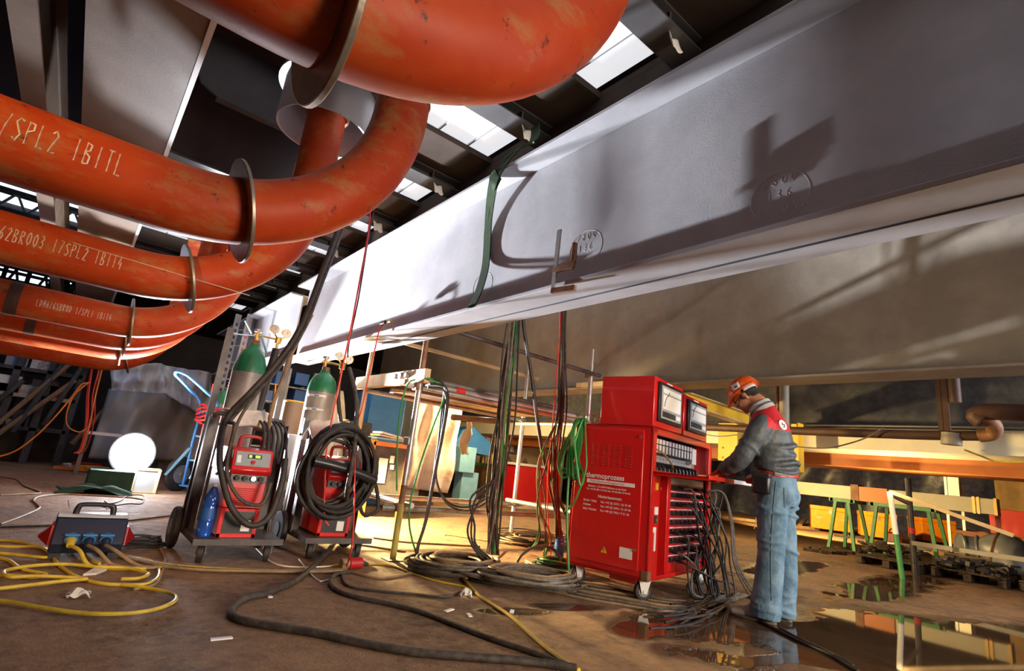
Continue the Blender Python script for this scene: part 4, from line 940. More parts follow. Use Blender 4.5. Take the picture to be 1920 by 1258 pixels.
# red plug
c = G(655, 1068); t = thing('mains_plug', 'dusty red mains plug lying on the floor in front of the right trolley', 'plug', c)
MB().cyl(c+V((.09, .01, .045)), c+V((-.02, -.005, .045)), .042, n=20).build('plug_body', 'red_dark', t, bevel=.006); MB().cyl(c+V((-.02, -.005, .045)), c+V((-.08, -.01, .045)), .036, n=20).build('socket_end', 'cable_tan', t, bevel=.004); MB().cyl(c+V((.09, .01, .045)), c+V((.15, .015, .03)), .024, .014, n=12).build('cable_gland', 'black', t)
# yellow loops at left
YL = [[(-40, 1015), (10, 1016), (50, 1022), (90, 1035), (105, 1058), (122, 1072), (140, 1083), (180, 1096), (230, 1100), (275, 1098), (296, 1085), (295, 1066), (275, 1052), (240, 1048), (205, 1043), (175, 1030), (163, 1020)],
      [(-60, 1130), (0, 1133), (60, 1143), (130, 1154), (200, 1158), (270, 1153), (315, 1140), (329, 1128), (318, 1118), (275, 1108), (230, 1102)],
      [(-30, 1115), (40, 1107), (110, 1098), (160, 1093), (120, 1090), (60, 1088), (20, 1090), (4, 1084), (12, 1076), (60, 1068), (120, 1065), (180, 1070), (235, 1072), (270, 1080), (276, 1085), (255, 1092), (225, 1093)],
      [(-40, 1045), (10, 1052), (35, 1068), (60, 1075), (85, 1080), (60, 1086), (15, 1082), (-40, 1085)],
      [(-50, 1025), (20, 1030), (70, 1030), (92, 1042), (86, 1050), (40, 1046), (-20, 1040)],
      [(130, 1022), (148, 1038), (170, 1058), (185, 1064)]]
for k, P in enumerate(YL):
    cable(fpath(P, .0095, .006*(k % 3)), .0095, 'cable_yellow', ['thick yellow cable curling round in front of the black distribution box', 'yellow cable making the widest loop nearest the viewer at the left', 'yellow cable with a small white-lit bend, in the middle of the left tangle', 'yellow cable forming the small inner loops at the left edge', 'yellow cable bunched at the left behind the others', 'short yellow cable from the left blue socket of the distribution box'][k], None, n=8)
cable(fpath([(300, 1030), (308, 1050), (303, 1075), (290, 1098), (250, 1108)], .008), .008, 'cable_tan', 'tan cable hanging from the right of the box loop down the floor at left')
for k in range(4): cable(fpath([(225, 1040+3*k), (300, 1058+3*k), (380, 1066+3*k), (470, 1071+2*k), (560, 1072+2*k), (650, 1070+2*k)], .009, .004*k), .009, ['cable_tan', 'cable_yellow', 'cable_brown', 'cable_tan'][k], 'long flat cable lying on the floor from the distribution box towards the red plug', 'long cables from the box to the plug')
cable(fpath([(0, 985), (40, 970), (72, 955), (70, 948), (62, 940), (75, 932), (120, 928), (170, 930), (240, 934), (268, 938)], .009), .009, 'cable_tan', 'pale lamp-lit cable winding across the floor behind the distribution box')
cable(fpath([(0, 895), (30, 900), (45, 912), (75, 925), (40, 928), (0, 930)], .009), .009, 'cable_tan', 'pale cable near the left edge on the far floor')
cable(fpath([(0, 990), (110, 986), (200, 980), (260, 975), (318, 968)], .008), .008, 'cable_brown', 'thin dark cable across the floor behind the distribution box to the left trolley')
cable(fpath([(200, 955), (210, 950), (240, 945), (265, 945), (268, 930), (240, 930), (225, 940), (205, 945), (195, 940), (190, 950), (215, 953)], .006), .006, 'black', 'thin black tangled wire on the floor below the floodlight')
heap((255, 1025), 5, .15, .07, 0, ['black'], 'small shiny black cable coil beside the distribution box', 'small black coil by the distribution box', .008, .05, .02)
cable(fpath([(480, 1030), (520, 1060), (600, 1064), (640, 1058)], .005), .005, 'white', 'thin white wire on the floor under the right trolley')
cable(fpath([(560, 1050), (590, 1085), (610, 1090), (640, 1075), (660, 1050)], .005), .005, 'white', 'thin white wire curling in front of the right trolley')
for k, P in enumerate([[(640, 960), (700, 972), (770, 985), (815, 995), (835, 1005)], [(835, 1003), (880, 1010), (930, 1018), (960, 1022)], [(700, 1010), (760, 1018), (830, 1022), (900, 1026)], [(560, 1008), (640, 1018), (720, 1030), (760, 1036)]]):
    cable(fpath(P, .009), .009, 'cable_tan', ['tan cable on the bright floor just behind the front scaffold pole', 'tan cable on the bright floor leading to the far cable heap', 'tan cable lying low on the bright floor under the scaffold ledger', 'tan cable on the bright floor under the right trolley'][k])
cable(fpath([(1395, 1150), (1440, 1175), (1500, 1205), (1560, 1232), (1610, 1262)], .010), .010, 'black', 'black cable running under the man\'s shoe through the puddle to the bottom edge', n=8)
cable(fpath([(1462, 1180), (1500, 1200), (1560, 1228), (1600, 1250)], .008), .008, 'black', 'thinner black cable beside the one in the puddle')
# scraps on the floor
rag('white crumpled rag on the floor below the yellow loops', tuple(G(145, 1121)), .045, .03, .03, seed=5)
rag('small white rag on the floor beside the cable heap', tuple(G(873, 1120)), .04, .03, .035, seed=6)
t = MB().prism([G(155, 1080, .003), G(185, 1063, .003), G(203, 1060, .003), G(200, 1070, .003), G(180, 1078, .003)], (0, 0, .012)); tag(t.build('cardboard_scrap', 'rag'), 'pale pointed scrap lying in front of the distribution box', 'scrap')
for k, (x, y, m) in enumerate(((415, 1197, 'white'), (842, 1144, 'paper'), (960, 1146, 'paper'), (880, 1153, 'paper'), (505, 1118, 'white'))):
    c = G(x, y, .004); t = MB().box(c, (.09-.01*k, .025, .006), Matrix.Rotation(.4*k, 3, 'Z')); tag(t.build('paper_scrap', m), ['tiny white scrap on the bare floor at lower left', 'flat pale scrap left of the yellow diagonal cable', 'flat pale scrap right of the yellow diagonal cable', 'smallest pale scrap by the yellow diagonal cable', 'white scrap lying on the bend of the thick dark hose'][k], 'scrap')

# distribution box
c0 = G(92, 1046); c1 = G(213, 1040); c = (c0+c1)/2; c.y = 4.62; bw = .19
t = thing('distribution_box', 'black portable power distribution box with three blue sockets and a carry handle', 'distribution box', c)
x, y = c.x, c.y; DK = Matrix.Translation(V((x, y, 0))) @ Matrix.Diagonal((1, .9, .84, 1)) @ Matrix.Translation(V((-x, -y, 0)))
w = MB(DK).prism([(x-bw, y-.14, .05), (x-bw, y-.17, .12), (x-bw, y-.11, .27), (x-bw, y-.06, .30), (x-bw, y+.10, .30), (x-bw, y+.16, .12), (x-bw, y+.14, .05)], (2*bw, 0, 0)); w.build('housing', 'dark_navy', t, bevel=.01)
w = MB(DK).prism([(x-bw, y-.08, .298), (x-bw, y-.06, .315), (x-bw, y+.10, .315), (x-bw, y+.12, .298)], (2*bw, 0, 0)); w.build('lid', 'panel_lt', t, bevel=.005)
MB(DK).tube(spline([(x-.10, y, .31), (x-.095, y, .36), (x-.07, y, .385), (x+.07, y, .385), (x+.095, y, .36), (x+.10, y, .31)], 5), .018, 10).build('carry_handle', 'black_pl', t)
for s in (-1, 1):
    w = MB(DK).prism([(x+s*bw, y-.12, .10), (x+s*(bw+.055), y-.06, .15), (x+s*(bw+.055), y+.06, .15), (x+s*bw, y+.12, .10), (x+s*bw, y+.1, .24), (x+s*bw, y-.1, .24)], (s*.012, 0, 0)); w.build('side_bumper', 'red_dark', t)
    MB(DK).bx(x+s*.15-.03, x+s*.15+.03, y-.13, y+.13, 0, .05).build('foot', 'black', t)
for k in range(3):
    xx = x-.09+.09*k; w = MB(DK).cyl((xx, y-.135, .165), (xx, y-.185, .15), .036, n=20); s_ = w.build('socket', 'blue', t); MB(DK).box((xx, y-.19, .19), (.075, .03, .012)).build('socket_lid', 'blue', s_)
    MB(DK).cyl((xx, y-.185, .15), (xx, y-.25, .125), .028, .02, n=16).build('plug', 'cable_yellow' if k == 0 else 'dark_navy', t)
    cable([V((xx, y-.225, .105)), V((xx+.05, y-.31, .09)), V((xx+.11+.03*k, y-.38, .02)), V((xx+.22+.03*k, y-.44, .012)), V((xx+.40, y-.47+.03*k, .012))], .011, 'cable_yellow' if k == 0 else 'cable_tan', ['yellow cable plugged into the left blue socket of the distribution box', 'tan cable plugged into the middle blue socket of the distribution box', 'tan cable plugged into the right blue socket of the distribution box'][k], n=8)
MB(DK).cyl((x-.13, y+.02, .31), (x-.16, y+.0, .41), .003, n=6).build('wire_tag', 'chrome', t)

# ================================================================== MAN
from mathutils.bvhtree import BVHTree
mP = V((4.28, 2.08, 0)); ml = V((-.16, .987, 0)).normalized(); ms = V((-ml.y, ml.x, 0))
MM = Matrix(((ml.x, ms.x, 0, mP.x), (ml.y, ms.y, 0, mP.y), (0, 0, 1, 0), (0, 0, 0, 1)))
man = thing('person', 'person in orange hard hat, red and grey work jacket and jeans, facing the big cabinet', 'person', mP)
HP = math.radians(39); HF = V((math.cos(HP), 0, -math.sin(HP))); HU = V((math.sin(HP), 0, math.cos(HP))); HS = V((0, 1, 0)); HC = V((.115, 0, 1.655))
def hp(f, s, u): return HC + HF*f + HS*s + HU*u
HR = Matrix((HF, HS, HU)).transposed()
def limb(mb, pts, rs, n=14): mb.tube(pts, rs, n)
def hand(mb, wrist, fwd, back, side, sc=1.):
    """side: +1 thumb towards the +cross(back, fwd) side"""
    X = V(fwd).normalized(); Z = (V(back)-X*V(back).dot(X)).normalized(); Y = Z.cross(X)*side; w = V(wrist)
    q = lambda x, y, z: w+X*x+Y*y+Z*z
    mb.loft([(q(-.03, 0, 0), Y*.027*sc, Z*.020*sc), (q(.01, 0, 0), Y*.031*sc, Z*.019*sc), (q(.05, 0, 0), Y*.043*sc, Z*.019*sc), (q(.088, 0, -.002), Y*.043*sc, Z*.016*sc), (q(.097, 0, -.004), Y*.036*sc, Z*.011*sc)], 14)
    for k, (y0, L) in enumerate(((.031, .070), (.010, .080), (-.012, .074), (-.032, .058))):
        p = q(.085, y0, -.002); P = [q(.06, y0*.8, 0), p]; an = 0.
        for s_, d in ((.45, .5+.08*k), (.32, .75), (.23, .6)):
            an += d; p = p + X*(math.cos(an)*L*s_) - Z*(math.sin(an)*L*s_) + Y*(y0*.05); P.append(p)
        mb.tube(P, [.0105*sc, .0108*sc, .0098*sc, .0090*sc, .0078*sc], 8)
    P = [q(.012, .018, -.004), q(.038, .046, -.012), q(.066, .056, -.026), q(.088, .048, -.040)]
    mb.tube(P, [.014*sc, .013*sc, .0115*sc, .0095*sc], 8)
LW = V((.245, .165, 1.045)); RW = V((.26, -.12, 1.045))
LH = (LW, (.86, -.22, -.46), (.45, .1, .85), -1); RH = (RW, (.86, .2, -.46), (.45, -.1, .85), 1)
# body: one continuous skin
b = MB()
b.sphere(hp(-.008, 0, .035), (.100, .077, .098), 20, 14, HR); b.sphere(hp(.030, 0, -.045), (.064, .058, .070), 18, 12, HR)
b.sphere(hp(.068, 0, -.093), (.024, .026, .020), 12, 8, HR); b.sphere(hp(.078, 0, .022), (.022, .055, .014), 14, 8, HR)
b.sphere(hp(.062, .034, -.030), (.028, .022, .025), 12, 8, HR); b.sphere(hp(.062, -.034, -.030), (.028, .022, .025), 12, 8, HR)
b.tube([hp(.088, 0, .015), hp(.105, 0, -.018), hp(.108, 0, -.032)], [.010, .014, .013], 10); b.sphere(hp(.097, .012, -.034), .010, 10, 6); b.sphere(hp(.097, -.012, -.034), .010, 10, 6)
b.sphere(hp(.088, 0, -.058), (.012, .026, .0065), 12, 6, HR); b.sphere(hp(.085, 0, -.070), (.012, .022, .0065), 12, 6, HR)
for s in (-1, 1):
    b.tube([hp(-.010, s*.075, -.040), hp(-.018, s*.083, -.015), hp(-.014, s*.086, .012), hp(.004, s*.080, .014), hp(.002, s*.077, -.015)], .0085, 8)
limb(b, [hp(-.035, 0, -.02), hp(-.055, 0, -.085), V((-.03, 0, 1.51)), V((-.06, 0, 1.44))], [.060, .060, .066, .085], 18)
b.loft([(V((-.115, 0, .86)), V((.10, 0, 0)), V((0, .15, 0))), (V((-.11, 0, 1.0)), V((.105, 0, 0)), V((0, .145, 0))), (V((-.085, 0, 1.15)), V((.11, 0, 0)), V((0, .15, 0))), (V((-.065, 0, 1.32)), V((.12, 0, 0)), V((0, .165, 0))), (V((-.055, 0, 1.43)), V((.10, 0, 0)), V((0, .17, 0))), (V((-.04, 0, 1.49)), V((.07, 0, 0)), V((0, .10, 0)))], 24)
for s, W, H in ((1, LW, LH), (-1, RW, RH)):
    limb(b, [V((-.065, s*.165, 1.42)), V((.0, s*.22, 1.27)), V((.065, s*.235, 1.14)), V((.15, (s*.235+W.y)/2, 1.09)), W], [.060, .05, .043, .040, .029])
    hand(b, *H, sc=.80)
    limb(b, [V((-.115, s*.085, .93)), V((-.105, s*.095, .75)), V((-.10, s*.10, .54)), V((-.09, s*.10, .38)), V((-.075, s*.10, .10)), V((-.07, s*.10, .055))], [.095, .082, .058, .062, .042, .04])
    limb(b, [V((-.09, s*.10, .05)), V((.02, s*.105, .045)), V((.12, s*.11, .03))], [.035, .035, .025])
b = fuse(b, .0085, 5); b.M = None
for i, p in enumerate(b.v): b.v[i] = MM @ p
b.build('body', 'skin', man, ang=180)
def mm(): return MB(MM)
def world(mb):
    for i, p in enumerate(mb.v): mb.v[i] = MM @ p
    return mb
# jacket
armsL = {}
j = MB()
j.loft([(V((-.118, 0, 1.055)), V((.125, 0, 0)), V((0, .165, 0))), (V((-.105, 0, 1.08)), V((.145, 0, 0)), V((0, .178, 0))), (V((-.080, 0, 1.15)), V((.160, 0, 0)), V((0, .185, 0))), (V((-.068, 0, 1.25)), V((.163, 0, 0)), V((0, .19, 0))), (V((-.062, 0, 1.34)), V((.165, 0, .0)), V((0, .20, 0))), (V((-.058, 0, 1.43)), V((.145, 0, 0)), V((0, .195, 0))), (V((-.035, 0, 1.50)), V((.105, 0, -.03)), V((0, .13, 0))), (V((-.010, 0, 1.545)), V((.085, 0, -.055)), V((0, .085, 0)))], 28)
for k in range(5):    # bloused waist folds
    z = 1.085+.046*k; j.tube([V((-.085-.02*(k < 2)+(.150+.01*math.sin(k*2.1))*math.cos(a), .178*math.sin(a), z+.02*math.sin(2*a+k*1.7))) for a in [2*PI*i/28 for i in range(28)]], .021, 6, closed=True)
AP = {}
for s, W in ((1, LW), (-1, RW)):
    pts = [V((-.07, s*.15, 1.43)), V((-.055, s*.20, 1.385)), V((.0, s*.235, 1.27)), V((.065, s*.25, 1.15)), V((.12, (s*.25*.7+W.y*.3), 1.105)), V((.19, (s*.25*.35+W.y*.65), 1.07)), W+V((-.008, 0, .002))]
    AP[s] = pts; j.tube(spline(pts, 3), [.082]*3+[.083]*3+[.074]*3+[.072]*3+[.066]*3+[.054]*3+[.042], 16)
    for k, (i0, f) in enumerate(((2, .3), (2, .8), (3, .4), (4, .2), (4, .8), (5, .5))):
        c = pts[i0].lerp(pts[i0+1], f); t_ = (pts[i0+1]-pts[i0]).normalized(); r_ = .076-.006*k
        j.torus(c, r_-.003, .014, t_+V((.2*math.sin(k*2), .15*math.cos(k), .1)), 18, 6)
j = fuse(j, .0095, 4)
def segd(p, a, b_):
    d = b_-a; t_ = max(0, min(1, (p-a).dot(d)/d.dot(d))); return (p-(a+d*t_)).length, t_
for fi, f in enumerate(j.f):
    p = sum((j.v[i] for i in f), V())/len(f); arm = False
    for s in (1, -1):
        P = AP[s]
        if p.y*s > .172-.10*max(0, min(1, (1.40-p.z)/.2)) and p.x > -.15: 
            if min(segd(p, P[i], P[i+1])[0] for i in range(len(P)-1)) < .088: arm = True
    red = (not arm) and (p.z > 1.385 if p.x < .0 else p.z > 1.17)
    if p.z > 1.385 and p.x < -.085-.5*max(0, abs(p.y)-.17) or (p.z > 1.46 and abs(p.y) < .135): red = True
    j.m[fi] = 1 if red else 0
world(j); jk = j.build('jacket', ['jacket', 'jacket_red'], man, ang=180)
bv = BVHTree.FromPolygons([v for v in j.v], [f for f in j.f])
def hit(bvh, x, y): 
    d = ray(x, y).normalized(); r = bvh.ray_cast(V((0, 0, CH)), d); return r[0], r[1]
h, n = hit(bv, 1467, 797)
if h:
    n.normalize(); MB().cyl(h-n*.012, h+n*.006, .040, n=28).build('round_emblem', 'white', jk)
    e1 = V((0, 0, 1)).cross(n).normalized(); e2 = n.cross(e1)
    w = MB()
    for dx, dy in ((-.006, .006), (.012, -.002)): w.box(h+n*.007+e1*dx+e2*dy, (.009, .004, .018), Matrix((e1, n, e2)).transposed())
    w.box(h+n*.007+e2*-.018+e1*.003, (.022, .004, .006), Matrix((e1, n, e2)).transposed()); w.build('emblem_mark', 'jacket', jk)
# collar with pale stripe
cn = V((.60, 0, .80)).normalized(); c1_ = V((.80, 0, -.60)); 
w = MB(MM); cc_ = V((-.004, 0, 1.565)); secs = []
vs = []; fs = []; n_ = 32
for q, (r_, o_) in enumerate(((.082, -.045), (.086, .03), (.092, .034), (.098, .0), (.100, -.045))):
    for k in range(n_):
        a = 2*PI*k/n_; vs.append(cc_ + c1_*(r_*1.0*math.cos(a)) + V((0, 1, 0))*(r_*.95*math.sin(a)) + cn*o_)
for q in range(4):
    for k in range(n_): fs.append((q*n_+k, q*n_+(k+1) % n_, (q+1)*n_+(k+1) % n_, (q+1)*n_+k))
w.add(vs, fs); co = w.build('collar', 'grey_lt', man)
w = MB(MM); w.torus(cc_+cn*-.005, .0985, .007, cn, 36, 6); w.build('collar_piping', 'jacket', co)
# jeans
L = MB()
L.loft([(V((-.118, 0, 1.085)), V((.128, 0, 0)), V((0, .168, 0))), (V((-.118, 0, 1.0)), V((.133, 0, 0)), V((0, .178, 0))), (V((-.120, 0, .91)), V((.145, 0, 0)), V((0, .185, 0))), (V((-.112, 0, .82)), V((.125, 0, 0)), V((0, .17, 0)))], 28)
L.sphere(V((-.175, .075, .90)), (.088, .085, .10)); L.sphere(V((-.175, -.075, .90)), (.088, .085, .10))
for s in (1, -1):
    dx = 0 if s > 0 else -.045
    pts = [V((-.115, s*.088, .90)), V((-.105, s*.094, .76)), V((-.105+dx*.5, s*.10, .60)), V((-.10+dx*.7, s*.102, .48)), V((-.085+dx, s*.104, .30)), V((-.065+dx, s*.105, .14)), V((-.055+dx, s*.105, .035))]
    L.tube(pts, [(.112, .102), (.112, .10), (.098, .092), (.092, .088), (.098, .09), (.102, .095), (.108, .098)], 18)
    for k, (z, r_, x) in enumerate(((.62, .094, -.10), (.56, .092, -.10), (.50, .088, -.10), (.20, .094, -.07), (.14, .098, -.065), (.085, .101, -.06), (.75, .102, -.105), (.80, .104, -.11))):
        L.torus(V((x+dx*(.5 if z > .5 else 1), s*.102, z)), r_-.001, .014, V((.25*math.sin(k*2.3+s), .2*math.cos(k*1.7), 1)), 20, 6)
L = world(fuse(L, .0095, 4)); L.build('jeans', 'jeans', man, ang=180)
bj = BVHTree.FromPolygons(L.v, L.f)
# back pocket seam, side seam following the cloth
def on_cloth(bvh, pxs, r, name, m, parent, lift_=.002):
    P = []
    for x, y in pxs:
        h, n = hit(bvh, x, y)
        if h: P.append(h - ray(x, y).normalized()*lift_)
    if len(P) > 2: MB().tube(P, r, 5).build(name, m, parent)
M_['seam'] = mat('denim_seam', (.06, .12, .18), .8)
on_cloth(bj, [(1470+.1*k, 914+4.2*k) for k in range(10)]+[(1474+5*k, 955-.5*k*k) for k in range(1, 4)], .0022, 'pocket_seam', 'seam', man)
on_cloth(bj, [(1455-.9*k+.02*k*k, 902+7*k) for k in range(33)], .0022, 'side_seam', 'seam', man)
# belt and pouch
w = MB(MM); vs = []; fs = []; n_ = 40
for q, (o_, z) in enumerate(((.0, 1.028), (.010, 1.028), (.010, 1.075), (.0, 1.075))):
    for k in range(n_):
        a = 2*PI*k/n_; vs.append(V((-.118+(.131+o_)*math.cos(a), (.174+o_)*math.sin(a), z-.01*math.cos(a))))
for q in range(4):
    for k in range(n_): fs.append((q*n_+k, q*n_+(k+1) % n_, ((q+1) % 4)*n_+(k+1) % n_, ((q+1) % 4)*n_+k))
w.add(vs, fs); be = w.build('belt', 'cable_red', man)
w = MB(MM)
vs = []; fs = []
for k in range(9):
    a = 1.75+.10*k
    for o_, z in ((.013, 1.036), (.013, 1.068)): vs.append(V((-.118+(.131+o_)*math.cos(a), (.174+o_)*math.sin(a), z-.01*math.cos(a))))
for k in range(8): fs.append((2*k, 2*k+1, 2*k+3, 2*k+2))
w.add(vs, fs); w.build('belt_patch', 'panel', be, thick=.002)
w = MB(MM); w.box((-.065, .205, .965), (.125, .065, .145)); po = w.build('belt_pouch', 'black_pl', man, bevel=.02); w = MB(MM); w.box((-.065, .205, 1.03), (.135, .072, .045)); w.build('pouch_flap', 'black', po, bevel=.015)
w = MB(MM); w.box((.035, .14, .985), (.07, .06, .05)); w.build('red_glove_cuff', 'red_dark', man, bevel=.015); w = MB(MM); w.box((.03, .155, 1.015), (.06, .04, .03), Matrix.Rotation(.5, 3, 'Y')); w.build('white_cloth_tip', 'rag', man, bevel=.01)
for k in (0, 1): w = MB(MM); w.tube(spline([(.005-.02*k, .195, .97), (.01-.02*k, .20, .92), (.0-.015*k, .20, .88)], 4), .003, 5); w.build('cord', 'cable_tan', man)
# gloves
for H in (LH, RH):
    g = MB(); hand(g, *H, sc=1.0); X = V(H[1]).normalized(); g.tube([V(H[0])-X*.05, V(H[0])-X*.01, V(H[0])+X*.02], [.044, .040, .034], 14)
    g = world(fuse(g, .0042, 2)); g.build('glove', 'red_dark', man, ang=180)
# shoes
for s in (1, -1):
    dx = 0 if s > 0 else -.045; y = s*.105
    w = MB()
    w.loft([(V((-.135+dx, y, .045)), V((0, .026, 0)), V((0, 0, .042))), (V((-.115+dx, y, .055)), V((0, .037, 0)), V((0, 0, .054))), (V((-.05+dx, y, .062)), V((0, .042, 0)), V((0, 0, .062))), (V((.03+dx, y, .053)), V((0, .044, 0)), V((0, 0, .052))), (V((.10+dx, y+s*.008, .038)), V((0, .049, 0)), V((0, 0, .036))), (V((.165+dx, y+s*.010, .032)), V((0, .046, 0)), V((0, 0, .028))), (V((.195+dx, y+s*.008, .028)), V((0, .026, 0)), V((0, 0, .02)))], 18)
    sh = world(fuse(w, .008, 3)).build('shoe', 'shoe', man, ang=180)
    w = MB(MM); P = []
    for k in range(24):
        a = 2*PI*k/24; P.append(V((.028+dx+.168*math.cos(a), y+s*.006+(.045 if math.cos(a) > -.2 else .038)*math.sin(a), .0)))
    w.prism(P, (0, 0, .022)); w.build('sole', 'cable_grey', sh, bevel=.004)
    w = MB(MM)
    for k in range(4): w.tube([V((.02+.022*k+dx, y-.028, .102-.013*k)), V((.026+.022*k+dx, y, .110-.0135*k)), V((.02+.022*k+dx, y+.028, .102-.013*k))], .004, 6)
    w.build('laces', 'grey_lt', sh)
# helmet
w = MB(MM); secs = []
hb = lambda f, s, u: hp(f, s, u)
for k in range(9):
    a = PI/2*k/8; r_ = math.cos(a); u_ = .052+.118*math.sin(a)
    secs.append((hp(-.012-.012*math.sin(a), 0, u_), HF*max(.138*r_**.75, .002), HS*max(.112*r_**.75, .002)))
w.loft(secs, 32)
he = w.build('hard_hat', 'helmet', man, ang=60)
w = MB(MM); vs = []; fs = []; n_ = 36
for q, (e, z) in enumerate(((.0, .050), (.012, .044), (.012, .050), (.0, .058))):
    for k in range(n_):
        a = 2*PI*k/n_; fr = max(0, math.cos(a))**2*.038 if e else 0
        vs.append(hp(-.012+(.137+e+fr)*math.cos(a), (.111+e)*math.sin(a), z-(.016*max(0, math.cos(a))**2 if e else 0)))
for q in range(4):
    for k in range(n_): fs.append((q*n_+k, q*n_+(k+1) % n_, ((q+1) % 4)*n_+(k+1) % n_, ((q+1) % 4)*n_+k))
w.add(vs, fs); w.build('brim', 'helmet', he)
w = MB(MM); w.tube([hp(-.012+.137*math.cos(a), 0, .06+.112*math.sin(a)) for a in [.3+2.3*k/14 for k in range(15)]], .008, 6); w.build('ridge', 'helmet', he)
w = MB(MM)
for k in range(19):
    a = PI*.5+PI*k/18
vs = []; fs = []
for k in range(19):
    a = PI*.55+PI*.9*k/18
    for z in (.025, .055): vs.append(hp(-.012+.108*math.cos(a), .088*math.sin(a), z))
for k in range(18): fs.append((2*k, 2*k+1, 2*k+3, 2*k+2))
w.add(vs, fs); w.build('head_band', 'grey_lt', he, thick=.004)
bvh_h = None
me = he.data; off = WO[man.name]
bvh_h = BVHTree.FromPolygons([v.co+off for v in me.vertices], [tuple(p.vertices) for p in me.polygons])
def decal(bvh, quad, name, m, parent, lift_=.003):
    w = MB(); nu = 5; P = []
    for i in range(nu+1):
        for k in range(nu+1):
            u, v = i/nu, k/nu
            x = (1-u)*(1-v)*quad[0][0]+u*(1-v)*quad[1][0]+u*v*quad[2][0]+(1-u)*v*quad[3][0]
            y = (1-u)*(1-v)*quad[0][1]+u*(1-v)*quad[1][1]+u*v*quad[2][1]+(1-u)*v*quad[3][1]
            h, n = hit(bvh, x, y)
            if not h: return print('decal miss', name)
            P.append(h-ray(x, y).normalized()*lift_)
    w.add(P, [(i*(nu+1)+k, (i+1)*(nu+1)+k, (i+1)*(nu+1)+k+1, i*(nu+1)+k+1) for i in range(nu) for k in range(nu)])
    return w.build(name, m, parent, thick=.001)
d = decal(bvh_h, [(1370, 723), (1383, 715), (1388, 725), (1375, 733)], 'white_sticker', 'paper', he)
decal(bvh_h, [(1368, 719), (1380, 711.5), (1381.5, 714), (1369.5, 721.5)], 'dark_sticker', 'panel_lt', he)
decal(bvh_h, [(1376, 725.5), (1381, 722.5), (1383, 725), (1378, 728)], 'sticker_mark', 'dark', he, .006)
# hair
w = MB()
w.sphere(hp(-.022, 0, .025), (.092, .080, .080), 20, 14, HR); w.sphere(hp(-.06, 0, -.028), (.045, .062, .045), 16, 10, HR)
for s in (-1, 1): w.tube([hp(.02, s*.073, .02), hp(.015, s*.074, -.02)], .010, 6)
world(fuse(w, .008, 2)).build('hair', 'hair', man, ang=180)
# glasses
w = MB(MM)
for s in (-1, 1):
    w.torus(hp(.098, s*.034, .0), .024, .0035, HF+HS*(s*.25), 20, 6); w.tube([hp(.092, s*.056, .006), hp(.05, s*.078, .008), hp(-.01, s*.084, .006)], .003, 6)
w.tube([hp(.103, -.011, .004), hp(.106, 0, .007), hp(.103, .011, .004)], .003, 6); w.build('glasses', 'black_pl', man)
w = MB(MM)
for s in (-1, 1): w.sphere(hp(.070, s*.032, -.002), .014, 12, 8)
w.build('eyes', 'white', man)
# tool
t = thing('screwdriver', 'yellow handled tool held by the gloved hand over the cabinet flap', 'tool', MM @ V((.34, .14, .99)))
MB(MM).tube([(.285, .135, .992), (.30, .138, .992), (.345, .15, .988), (.36, .155, .986)], [.014, .019, .019, .012], 14).build('handle', 'yellow', t)
MB(MM).tube([(.36, .155, .986), (.43, .185, .982)], .007, 10).build('shaft', 'yellow', t)

# ================================================================== LEFT BACKGROUND
def floodlight(label, c, m='lamp', stand=True, aim=(0, -1, 0), s=1., glass=True):
    t = thing('floodlight', label, 'work light', V((c.x, c.y, 0)))
    a = V(aim).normalized(); sd = a.cross(V((0, 0, 1))).normalized(); up = sd.cross(a)
    R = Matrix((sd, a, up)).transposed()
    MB().tube([c-a*.16*s, c-a*.12*s, c-a*.03*s, c-a*.005*s], [.12*s, .19*s, .24*s, .245*s], 32).build('housing', 'dark', t, bevel=.006)
    w = MB().lathe(c-a*.004*s, [(.225*s, 0), (.20*s, .02*s), (.12*s, .04*s), (0, .045*s)], a, 28); w.build('glass', m, t)
    if stand:
        for k in range(3):
            an = .4+2*PI*k/3; MB().cyl((c.x, c.y+.07, c.z-.15*s), (c.x+.35*math.cos(an), c.y+.07+.35*math.sin(an), .01), .014, n=8).build('leg', 'steel', t)
        MB().cyl((c.x, c.y+.07, c.z-.25*s), (c.x, c.y+.07, c.z-.05*s), .02, n=10).build('post', 'steel', t)
    return t
LC = AY(250, 850, 8.8)
floodlight('blazing white floodlight on a low stand at the left', LC, aim=(.25, -1, .10), s=1.15)
